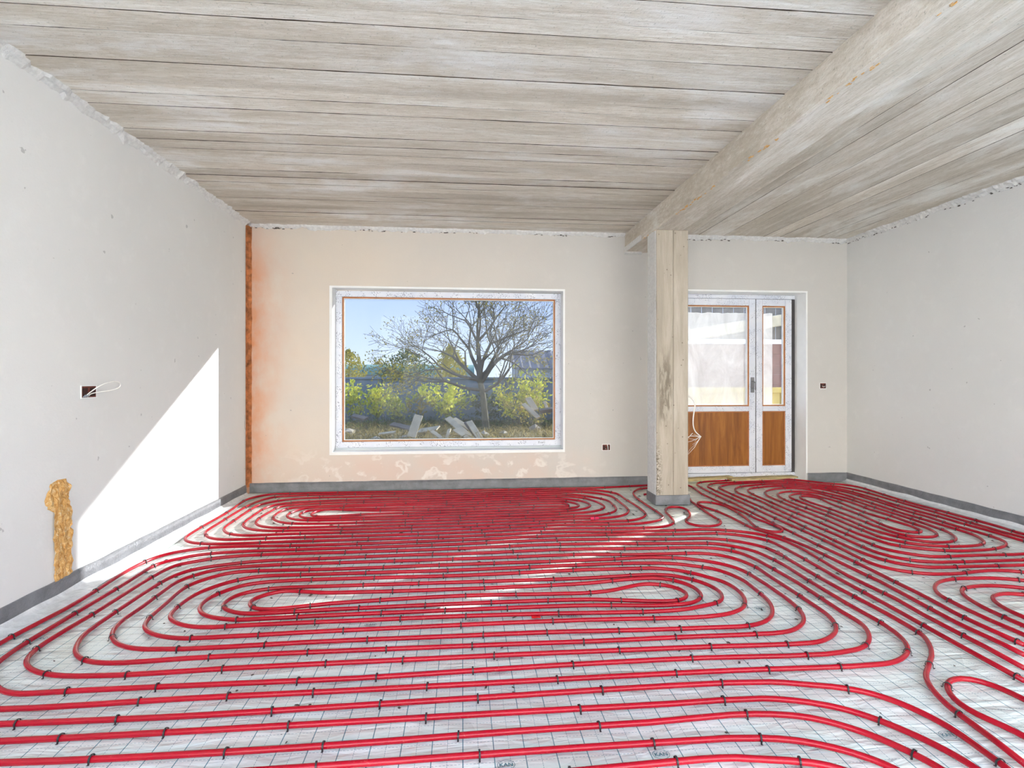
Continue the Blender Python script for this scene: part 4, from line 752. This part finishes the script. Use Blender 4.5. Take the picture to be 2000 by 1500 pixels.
# crumpled red plastic scrap between pipes
sx0, sy0 = 0.37, 2.659
m = MB(); vs = []; fs = []
for j in range(5):
    for i in range(7): vs.append((0.045*(i/6-0.5), 0.022*(j/4-0.5), 0.003+0.007*abs(noise.noise(Vector((i*0.9, j*0.9, 2))))))
fs = [(j*7+i, j*7+i+1, j*7+i+8, j*7+i+7) for j in range(4) for i in range(6)]
m.add(vs, fs); o = m.build('plastic_scrap', M['red_scrap'], None, label='small crumpled bright red plastic scrap between two pipes', cat='scrap'); o.location = (sx0, sy0, 0)
# loose planks lying at the door threshold
def loose_plank(pts, wdt, thk, mat, label, z0=0.002):
    a, b = Vector(pts[0]), Vector(pts[1]); L = (b-a).length; n = 14; m = MB(); vs = []; fs = []
    for i in range(n+1):
        t = i/n; w1 = wdt*(0.5+0.12*noise.noise(Vector((t*5, 1, L)))); w2 = wdt*(0.5+0.12*noise.noise(Vector((t*5, 7, L))))
        zz = thk*(1+0.15*noise.noise(Vector((t*6, 3, L))))
        vs += [(t*L, -w1, 0), (t*L, w2, 0), (t*L, w2*0.95, zz), (t*L, -w1*0.95, zz)]
    for i in range(n):
        q = i*4
        for k in range(4): fs.append((q+k, q+(k+1) % 4, q+4+(k+1) % 4, q+4+k))
    fs += [(0, 3, 2, 1), (n*4, n*4+1, n*4+2, n*4+3)]
    m.add(vs, fs); o = m.build('loose_plank', mat, None, label=label, cat='plank', group='planks at the door threshold')
    o.location = (a.x, a.y, z0); o.rotation_euler = (0, 0, math.atan2(b.y-a.y, b.x-a.x)); return o
loose_plank([(2.46, 5.86), (3.12, 5.98)], 0.085, 0.028, M['hay_plank'], 'dusty ochre plank lying at the door threshold beside the column', 0.024)
loose_plank([(3.05, 5.88), (3.90, 5.965)], 0.11, 0.020, M['hay_plank'], 'dusty ochre plank lying below the narrow side leaf of the door', 0.024)

# ------------------------------------------------------------------ wall boxes and wires
def wall_box(origin, ux, nrm, wd, hg, label, gang=1):
    """recessed-looking electrical box: rim, dark back, wires. ux = along the wall, nrm = into the room"""
    ux = Vector(ux); nrm = Vector(nrm); up = Vector((0, 0, 1)); root = empty('electrical_box', origin); tag(root, label, 'wall box', 'open electrical wall boxes')
    P = lambda a, b, c: ux*a + up*b + nrm*c
    def bxx(m, a0, a1, b0, b1, c0, c1):
        q = [P(a, b, c) for c in (c0, c1) for a, b in ((a0, b0), (a1, b0), (a1, b1), (a0, b1))]
        m.add(q, [(0, 3, 2, 1), (4, 5, 6, 7), (0, 1, 5, 4), (1, 2, 6, 5), (2, 3, 7, 6), (3, 0, 4, 7)])
    m = MB(); bxx(m, -wd/2, wd/2, -hg/2, hg/2, 0.0005, 0.002); m.build('back_plate', M['box_brown'], root)
    m = MB(); t = 0.005
    bxx(m, -wd/2-t, wd/2+t, hg/2, hg/2+t, 0.0, 0.005); bxx(m, -wd/2-t, wd/2+t, -hg/2-t, -hg/2, 0.0, 0.005)
    bxx(m, -wd/2-t, -wd/2, -hg/2, hg/2, 0.0, 0.005); bxx(m, wd/2, wd/2+t, -hg/2, hg/2, 0.0, 0.005); m.build('rim', M['white_reveal'], root)
    m = MB(); bxx(m, -wd*0.42, -wd*0.08, -hg*0.40, hg*0.36, 0.002, 0.0035); bxx(m, wd*0.08, wd*0.42, -hg*0.40, hg*0.36, 0.002, 0.0035); m.build('module_hole', M['dark_hole'], root)
    return root, P
b1, P = wall_box((XL, 3.388, 1.119), (0, 1, 0), (1, 0, 0), 0.125, 0.066, 'red-brown open wall box with a white cable loop on the left wall')
m = MB(); pts = [P(-0.035, -0.028, 0.004), P(-0.02, -0.005, 0.02), P(0.01, 0.03, 0.05), P(0.06, 0.055, 0.075), P(0.12, 0.060, 0.085), P(0.155, 0.045, 0.085), P(0.15, 0.022, 0.08), P(0.10, 0.005, 0.06), P(0.04, -0.003, 0.035), P(-0.005, -0.012, 0.018), P(-0.015, -0.03, 0.004)]
q = []
for i in range(len(pts)-1):
    a = pts[max(0, i-1)]; b = pts[i]; c = pts[i+1]; d = pts[min(len(pts)-1, i+2)]
    for k in range(6):
        t = k/6; q.append(0.5*((2*b)+(c-a)*t+(2*a-5*b+4*c-d)*t*t+(3*b-a-3*c+d)*t**3))
q.append(pts[-1]); m.tube(q, 0.0032, 7); m.build('cable_loop', M['white_plastic'], b1)
m = MB()
for a in (-0.05, -0.04, -0.028): m.tube([P(a, -0.031, 0.003), P(a+0.006, -0.018, 0.012), P(a+0.014, -0.026, 0.016)], 0.0026, 6)
m.build('wire_ends', M['copper'], b1)
b2, P = wall_box((1.592, YB, 0.424), (1, 0, 0), (0, -1, 0), 0.085, 0.062, 'small dark open wall box low on the window wall near the column')
m = MB(); m.tube([P(0.012, 0.03, 0.003), P(0.016, 0.005, 0.012), P(0.020, -0.03, 0.004)], 0.0045, 7); m.tube([P(-0.012, -0.012, 0.004), P(-0.004, -0.016, 0.012)], 0.004, 7); m.build('wire_ends', M['white_plastic'], b2)
b3, P = wall_box((4.142, YB, 1.102), (1, 0, 0), (0, -1, 0), 0.072, 0.060, 'small dark open wall box right of the glass door')
m = MB(); m.tube([P(-0.01, -0.004, 0.003), P(0.006, -0.012, 0.012), P(0.022, -0.006, 0.006)], 0.0036, 7); m.build('wire_ends', M['white_plastic'], b3)
# pale conduit bending out of the column, with torn plastic shreds
cd = empty('cable_conduit', (CX1, 5.02, 1.02)); tag(cd, 'white cable conduit curling out of the column in front of the door', 'cable')
key = [(0.000, 0, 0.0), (0.045, -0.01, 0.002), (0.090, -0.02, -0.03), (0.112, -0.025, -0.085), (0.105, -0.02, -0.15), (0.096, -0.02, -0.22), (0.098, -0.02, -0.29), (0.118, -0.025, -0.345), (0.172, -0.03, -0.395)]
q = []
for i in range(len(key)-1):
    a = Vector(key[max(0, i-1)]); b = Vector(key[i]); c = Vector(key[i+1]); d = Vector(key[min(len(key)-1, i+2)])
    for k in range(7):
        t = k/7; q.append(0.5*((2*b)+(c-a)*t+(2*a-5*b+4*c-d)*t*t+(3*b-a-3*c+d)*t**3))
q.append(Vector(key[-1]))
m = MB(); m.tube(q, [0.0085-0.0045*(i/len(q)) + (0.0006 if i % 2 else 0) for i in range(len(q))], 8); m.build('conduit', M['white_plastic'], cd)
m = MB(); R2 = random.Random(3); tip = Vector((0.168, -0.03, -0.395))
for (x, z) in ((0.10, -0.37), (0.06, -0.39), (0.05, -0.41), (0.02, -0.40), (0.015, -0.45), (0.09, -0.47), (0.06, -0.52), (0.035, -0.575), (0.11, -0.44)):
    e_ = Vector((x, -0.02, z)); mid_ = (tip+e_)/2+Vector((R2.uniform(-0.015, 0.015), 0, R2.uniform(-0.02, 0.02)))
    m.tube([tip, mid_, e_], [0.003, 0.0018, 0.001], 5)
m.tube([(0.06, -0.02, -0.52), (0.035, -0.02, -0.58), (0.012, -0.015, -0.50), (0.002, -0.01, -0.42)], 0.0014, 5)
m.tube([(0.09, -0.02, -0.36), (0.05, -0.02, -0.40), (0.004, -0.01, -0.44)], [0.004, 0.003, 0.001], 5)
m.build('torn_shreds', M['white_plastic'], cd)

# ------------------------------------------------------------------ outside
def gz(x, y): return -0.05 + 0.05*noise.noise(Vector((x*0.5, y*0.5, 0))) + 0.06*noise.noise(Vector((x*1.7, y*1.7, 3)))
mb = MB(); vs, fs = grid_mesh(-9, 14, YO+0.02, 17.5, 0.25, gz); mb.add(vs, fs, True)
vs, fs = grid_mesh(-60, 70, 17.5, 120, 6, lambda x, y: -0.1); mb.add(vs, fs)
struct('ground', mb, M['soil'])
# unseen forecourt behind the open end of the room, and pale house front, both added to bounce sunlight in
mb = MB(); mb.box(-30, 30, -40, YR-0.31, -0.5, -0.15); struct('added_forecourt', mb, M['fill_paving'])
nh = empty('added_fill_house', (1.0, -9.5, -0.15)); tag(nh, 'unseen pale house front added to bounce sunlight, by the forecourt behind the viewer', 'house')
m = MB(); m.box(-11, 11, -5, 0, 0, 5.6); m.build('house_wall', M['fill_facade'], nh)
for wx in (-8, -4.4, -0.8, 2.8, 6.4):
    for wz in (1.0, 3.6):
        m = MB(); m.cbox(wx, wx+1.2, -0.02, 0.03, wz, wz+1.3, 0.01); wf = m.build('window', M['white_plastic'], nh)
        m = MB(); m.box(wx+0.1, wx+1.1, 0.03, 0.034, wz+0.1, wz+1.2); m.build('pane', M['seal'], wf)
# garden wall of rendered blocks with a coping
GW = 15.2
gw = empty('garden_wall', (0, GW, 0)); tag(gw, 'long low grey garden wall behind the bare tree', 'garden wall')
for i in range(14):
    x0 = -9+i*1.7; m = MB(); m.cbox(x0+0.006, x0+1.694, -0.1, 0.1, -0.15, 1.13, 0.01); m.build('wall_panel', M['garden_wall'], gw)
m = MB(); m.cbox(-9, 14.8, -0.14, 0.14, 1.13, 1.19, 0.01); m.build('coping', M['garden_wall'], gw)

def leaves(m, pts, n, spread, size, rnd):
    for _ in range(n):
        p = rnd.choice(pts) + Vector((rnd.gauss(0, spread), rnd.gauss(0, spread), rnd.gauss(0, spread)))
        a = Vector((rnd.gauss(0, 1), rnd.gauss(0, 1), rnd.gauss(0, 1))).normalized(); b = a.orthogonal().normalized(); s = size*rnd.uniform(0.6, 1.4)
        m.add([p-a*s, p+b*s*0.55, p+a*s, p-b*s*0.55], [(0, 1, 2, 3)])
def grow(rnd, m, p, d, r, L, depth, tips, droop=0.0, nb=(2, 3), minr=0.004):
    n = 4; pts = [p]; q = p.copy(); dd = d.copy()
    for i in range(n):
        dd = (dd + Vector((rnd.gauss(0, 0.13), rnd.gauss(0, 0.13), rnd.gauss(0, 0.10)-droop))).normalized(); q = q + dd*(L/n); pts.append(q.copy())
    r1 = max(minr, r*0.62); m.tube(pts, [r+(r1-r)*i/n for i in range(n+1)], 6 if r > 0.02 else 4, False)
    if depth == 0: tips.extend(pts[1:]); return
    for k in range(rnd.randint(*nb)+1):
        t = pts[-1] if k < 2 else pts[rnd.randint(2, n)]
        ax = Vector((rnd.gauss(0, 1), rnd.gauss(0, 1), rnd.gauss(0, 0.6))).normalized()
        nd = (dd*0.75 + ax*0.62 + Vector((0, 0, 0.05))).normalized()
        grow(rnd, m, t, nd, r1*rnd.uniform(0.6, 0.85), L*rnd.uniform(0.66, 0.86), depth-1, tips, droop, nb, minr)
    if depth <= 2: tips.extend(pts[2:])
# the bare fruit tree
rt = random.Random(21); tx, ty = 0.53, 12.4
tree = empty('garden_tree', (tx, ty, 0.0)); tag(tree, 'sparse autumn fruit tree with bare twigs in front of the garden wall', 'tree')
m = MB(); tips = []; base = Vector((0.03, 0, -0.1))
trunk = [base, Vector((0.0, 0, 0.35)), Vector((-0.05, 0.0, 0.8)), Vector((-0.12, 0, 1.15))]
m.tube(trunk, [0.095, 0.075, 0.068, 0.066], 9, False); m.build('trunk', M['bark'], tree)
m = MB()
limbs = [((-0.12, 0, 1.10), (-0.75, 0.1, 0.62), 0.055, 0.95), ((-0.12, 0, 1.15), (-0.35, 0.25, 0.9), 0.06, 0.95), ((-0.12, 0, 1.15), (0.10, -0.1, 1.0), 0.075, 1.0), ((-0.10, 0, 1.05), (0.55, 0.1, 0.8), 0.055, 0.95), ((-0.05, 0, 0.85), (0.85, -0.2, 0.55), 0.045, 0.9), ((-0.08, 0, 0.9), (-0.9, -0.3, 0.22), 0.045, 0.95), ((-0.12, 0, 1.12), (0.3, 0.5, 0.8), 0.05, 0.9), ((-0.12, 0, 1.12), (-0.95, 0.2, 0.40), 0.045, 1.0), ((-0.1, 0, 1.1), (0.75, 0.4, 0.75), 0.045, 1.0), ((-0.1, 0, 1.1), (-0.1, -0.4, 1.0), 0.05, 1.0)]
for p, d, r, L in limbs: grow(rt, m, Vector(p), Vector(d).normalized(), r, L*0.92, 4, tips, -0.01, (2, 3), 0.0035)
m.build('branches', M['twig'], tree)
m = MB(); leaves(m, tips, 2600, 0.05, 0.026, rt); m.build('leaves', M['leaf_olive'], tree)
low = [t for t in tips if t.z < 1.75]
m = MB(); leaves(m, low or tips, 1300, 0.08, 0.030, rt); m.build('yellow_leaves', M['leaf_gold'], tree)

def shrub(x, y, hgt, wid, nst, nlf, mat, label, seed, lsize=0.050, cat='shrub'):
    rs = random.Random(seed); root = empty('leafy_shrub', (x, y, 0)); tag(root, label, cat, 'shrubs along the garden wall')
    m = MB(); tips = []
    for k in range(nst):
        p = Vector((rs.gauss(0, wid*0.22), rs.gauss(0, wid*0.15), -0.08)); top = Vector((rs.gauss(0, wid*0.5), rs.gauss(0, wid*0.3), hgt*rs.uniform(0.65, 1.0))); pts = [p]
        for i in range(1, 6):
            t = i/5; pts.append(p.lerp(top, t)+Vector((rs.gauss(0, 0.02), rs.gauss(0, 0.02), 0)))
        m.tube(pts, [0.009-0.0012*i for i in range(6)], 4, False); tips += pts[2:]
        for i in (3, 4):
            q = pts[i]+Vector((rs.gauss(0, 0.16), rs.gauss(0, 0.12), rs.uniform(0.02, 0.16))); m.tube([pts[i], q], [0.004, 0.002], 4, False); tips += [q]
    m.build('stems', M['twig'], root); m = MB(); leaves(m, tips, nlf, 0.06, lsize, rs); m.build('foliage', mat, root); return root
for args in [(-2.75, 14.35, 1.05, 0.5, 7, 420, 'leaf_lime', 'lime-green shrub at the left end of the garden wall', 1), (-2.25, 14.2, 0.95, 0.55, 7, 420, 'leaf_lime', 'lime-green shrub second from the left against the garden wall', 2), (-1.65, 14.3, 0.85, 0.6, 7, 380, 'leaf_lime', 'thin lime shrub third from the left against the garden wall', 3), (-1.1, 14.3, 1.0, 0.45, 6, 200, 'leaf_olive', 'sparse olive shrub against the middle of the garden wall', 4), (-0.3, 14.0, 1.05, 0.75, 11, 900, 'leaf_lime', 'bushiest bright lime shrub just left of the bare tree', 5), (1.3, 13.6, 1.15, 0.6, 9, 620, 'leaf_lime', 'bright lime shrub just right of the bare tree', 6), (2.05, 13.8, 1.5, 0.7, 7, 420, 'leaf_lime', 'tall yellow-green shrub at the right end of the view', 7), (0.75, 14.2, 0.8, 0.8, 9, 420, 'leaf_dark', 'dark green low shrub behind the bare tree', 8), (1.75, 12.8, 0.75, 0.7, 9, 300, 'leaf_olive', 'brownish low shrub in front of the right timber heap', 9)]:
    x, y, hgt, wid, nst, nlf, mat, label, seed = args; shrub(x, y, hgt, wid, nst, nlf, M[mat], label, seed)
# weeds and dry stalks over the rubble ground
m = MB(); rw = random.Random(5)
for i in range(11000):
    x = rw.uniform(-4.5, 5.5); y = rw.uniform(9.0, 14.7); h_ = rw.uniform(0.04, 0.20); a = rw.uniform(0, 6.28); w_ = rw.uniform(0.004, 0.010); z = gz(x, y)-0.01
    dx, dy = math.cos(a)*w_, math.sin(a)*w_; lx, ly = rw.gauss(0, 0.09), rw.gauss(0, 0.09)
    m.add([(x-dx, y-dy, z), (x+dx, y+dy, z), (x+lx+dx*0.6, y+ly+dy*0.6, z+h_*0.7), (x+lx*1.7, y+ly*1.7, z+h_), (x+lx-dx*0.6, y+ly-dy*0.6, z+h_*0.7)], [(0, 1, 2, 3, 4)])
m.build('weeds', M['dry_grass'], None, label='dry weeds and stalks covering the yard ground', cat='weeds', kind='stuff')
m = MB()
for i in range(4200):
    x = rw.uniform(-4.5, 5.5); y = rw.uniform(12.2, 14.75); z = gz(x, y)+rw.uniform(0, 0.28); s = rw.uniform(0.012, 0.035); a = Vector((rw.gauss(0, 1), rw.gauss(0, 1), rw.gauss(0, 1))).normalized(); b = a.orthogonal().normalized(); p = Vector((x, y, z))
    m.add([p-a*s, p+b*s*0.5, p+a*s, p-b*s*0.5], [(0, 1, 2, 3)])
m.build('low_weeds', M['leaf_dark'], None, label='low green weeds at the foot of the garden wall', cat='weeds', kind='stuff')
# old timber and rubble lying in the yard
def yard_plank(a, b, wd_, th_, mat, label):
    a = Vector(a); b = Vector(b); L = (b-a).length; d = (b-a).normalized(); m = MB(); m.cbox(0, L, -wd_/2, wd_/2, -th_/2, th_/2, 0.004)
    o = m.build('old_plank', mat, None, label=label, cat='plank', group='old timber in the yard'); o.location = a; o.rotation_mode = 'QUATERNION'
    o.rotation_quaternion = d.to_track_quat('X', 'Z') @ Matrix.Rotation(0.35, 4, 'X').to_quaternion(); return o
for (a, b, wd_, th_, mat, label) in [((-0.988, 10.6, 0.023), (-0.864, 10.9, 0.43), 0.17, 0.03, 'timber', 'broad pale plank standing upright in the yard rubble'), ((-0.291, 10.9, 0.375), (0.242, 10.3, -0.035), 0.14, 0.03, 'timber', 'pale plank sloping to the right, leftmost of the crossed timber'), ((-0.169, 11.0, 0.345), (0.17, 10.7, 0.162), 0.12, 0.03, 'timber', 'short pale plank lying on the crossed timber'), ((-0.123, 10.6, 0.175), (0.259, 10.2, -0.043), 0.15, 0.03, 'timber', 'wide pale plank lowest of the crossed timber'), ((0.069, 10.8, 0.287), (0.314, 10.4, -0.008), 0.06, 0.05, 'timber_dark', 'dark batten leaning on the crossed timber'), ((0.14, 10.7, 0.316), (0.35, 10.3, 0.013), 0.12, 0.03, 'timber', 'pale plank at the right of the crossed timber'), ((-0.241, 10.5, 0.186), (-0.301, 10.2, -0.007), 0.07, 0.03, 'timber', 'short pale offcut standing left of the crossed timber'), ((-0.586, 10.5, 0.149), (-0.301, 10.2, -0.017), 0.08, 0.03, 'timber', 'thin pale lath lying left of the crossed timber'), ((-0.903, 11.4, 0.061), (-0.489, 11.2, 0.141), 0.2, 0.03, 'timber', 'large pale board lying flat beside the upright plank'), ((1.354, 11.8, 0.6), (1.64, 11.4, 0.322), 0.1, 0.04, 'timber', 'pale beam sloping down in the right timber heap'), ((1.481, 12.0, 0.728), (1.615, 11.7, 0.469), 0.14, 0.03, 'timber', 'pale plank topmost in the right timber heap'), ((1.691, 11.6, 0.452), (2.054, 11.6, 0.495), 0.1, 0.08, 'timber_dark', 'dark beam lying level in the right timber heap'), ((1.824, 11.8, 0.655), (1.872, 11.6, 0.462), 0.06, 0.03, 'timber', 'short pale lath upright in the right timber heap'), ((-2.448, 12.4, 0.321), (-2.083, 12.0, 0.281), 0.12, 0.05, 'timber_dark', 'dark board lying on the rubble at the left of the yard'), ((-1.516, 11.8, 0.181), (-1.031, 11.4, 0.105), 0.14, 0.04, 'timber_dark', 'dark board lying left of the upright plank'), ((-1.606, 10.6, 0.089), (-1.281, 10.5, 0.136), 0.08, 0.03, 'timber', 'pale lath lying flat at the left of the yard')]: yard_plank(a, b, wd_, th_, M[mat], label)
for i, (x, y, s) in enumerate([(-2.437, 11.8, 0.17), (-1.624, 10.4, 0.12), (-1.148, 10.9, 0.13), (0.885, 11.2, 0.14), (1.631, 11.9, 0.16), (1.782, 11.6, 0.12), (0.444, 10.9, 0.14)]):
    chunk(x, y, gz(x, y)-0.01, s, s*0.8, s*0.7, M['rubble'], 'rubble_block', i+0.5, label=['pale rubble block at the left end of the yard', 'pale rubble block among the yard weeds', 'small pale rubble block near the old timber', 'pale rubble block under the tree', 'pale rubble block at the right of the yard', 'small rubble block by the right timber', 'flat rubble block in front of the timber'][i], cat='rubble')
# far things beyond the wall
hall = empty('green_roof_hall', (-6.6, 40, 0)); tag(hall, 'long low building with a curved green roof beyond the garden wall', 'building')
m = MB(); m.box(-2.2, 7.5, -2, 2, 0, 1.35); m.build('hall_wall', M['pale_wall'], hall)
for k in range(5):
    x0 = -2.2+k*1.94; m = MB(); vs = []; fs = []
    for i in range(9):
        a = math.pi*i/8; y = -2.1*math.cos(a); z = 1.33+0.75*math.sin(a); vs += [(x0+0.03, y, z), (x0+1.91, y, z)]
    fs = [(2*i, 2*i+1, 2*i+3, 2*i+2) for i in range(8)]; m.add(vs, fs, True); m.build('roof_panel', M['green_roof'], hall)
m = MB(); m.cbox(5.0, 5.35, -2.4, -2.1, 0.8, 2.0, 0.02); m.build('white_post', M['white_plastic'], hall)
hs = empty('tiled_roof_house', (3.6, 26, 0)); tag(hs, 'grey tiled roof house behind the right end of the garden wall', 'house')
m = MB(); m.box(-0.8, 6, 0, 4, 0, 1.7); m.build('house_wall', M['pale_wall'], hs)
for k in range(7):
    z0 = 1.62+k*0.13; y0 = -0.25+k*0.24; m = MB(); vs = []; n = 60
    for i in range(n+1):
        x = -1.2+7.6*i/n; w_ = 0.03*math.sin(i*2.0); vs += [(x, y0, z0+w_), (x, y0+0.30, z0+0.16+w_), (x, y0, z0-0.05+w_)]
    fs = []
    for i in range(n): a = i*3; fs += [(a, a+3, a+4, a+1), (a+2, a+5, a+3, a)]
    m.add(vs, fs); m.build('tile_course', M['roof_tile'], hs)
def far_tree(x, y, hgt, wid, mat, label, seed):
    rs = random.Random(seed); root = empty('far_tree', (x, y, 0)); tag(root, label, 'tree', 'trees beyond the garden wall')
    m = MB(); m.tube([(0, 0, 0), (0.05, 0, hgt*0.5)], [0.12, 0.06], 6); m.build('trunk', M['bark'], root)
    m = MB()
    for i in range(1500):
        a = rs.uniform(0, 6.28); u = rs.random()**0.5; zz = rs.random(); rr = wid*u*math.sin(math.pi*min(1, 0.12+zz*0.88))**0.7
        p = Vector((math.cos(a)*rr, math.sin(a)*rr, hgt*(0.22+0.78*zz)+rs.gauss(0, 0.1))); q = Vector((rs.gauss(0, 1), rs.gauss(0, 1), rs.gauss(0, 1))).normalized(); b = q.orthogonal().normalized(); s = hgt*0.030*rs.uniform(0.6, 1.4)
        m.add([p-q*s, p+b*s*0.6, p+q*s, p-b*s*0.6], [(0, 1, 2, 3)])
    m.build('crown', mat, root)
for (x, y, hgt, wid, mat, label, seed) in [(-7.0, 34, 2.75, 1.15, 'leaf_gold', 'yellow-green tree far left beyond the garden wall', 31), (-7.9, 52, 2.6, 1.2, 'leaf_olive', 'small distant golden tree above the green roof', 32), (-3.0, 30, 2.6, 1.7, 'leaf_dark', 'dark green tree beyond the wall left of the bare tree', 33), (-0.6, 28, 2.7, 0.9, 'leaf_gold', 'rusty golden tree beyond the wall behind the bare tree', 34), (-6.6, 54, 2.4, 1.2, 'leaf_olive', 'small distant olive tree beyond the green roof', 35)]: far_tree(x, y, hgt, wid, M[mat], label, seed)
# barn beside the door: dark upright boards, pale eave board, red-brown boards, yellow fence
barn = empty('timber_barn', (4.9, 10.2, 0)); tag(barn, 'weathered timber barn seen through the glass door', 'barn')
for k in range(26):
    m = MB(); m.cbox(-2.6+k*0.22, -2.6+k*0.22+0.21, -0.02, 0.0, 1.95, 2.78, 0.004); m.build('upright_board', M['timber_dark'], barn)
m = MB(); mt = Matrix.Translation((-2.7, -0.25, 1.55)) @ Matrix.Rotation(-0.16, 4, 'Y'); m.cbox(0, 6.0, -0.10, 0.10, 0, 0.22, 0.01, mt); m.build('eave_board', M['timber'], barn)
for k in range(9):
    m = MB(); m.cbox(-2.6, 3.2, 0.05, 0.09, 0.02+k*0.205, 0.02+k*0.205+0.2045, 0.003); m.build('wall_board', M['red_board'], barn)
fen = empty('yellow_fence', (4.9, 8.9, 0)); tag(fen, 'yellow timber fence in front of the barn', 'fence')
for k in range(22):
    m = MB(); m.cbox(-1.9+k*0.16, -1.9+k*0.16+0.145, 0, 0.02, -0.05, 0.98, 0.004); m.build('paling', M['yellow_wood'], fen)
m = MB(); m.cbox(-1.95, 1.7, -0.03, 0.0, 0.92, 1.02, 0.006); m.build('top_rail', M['yellow_wood'], fen)
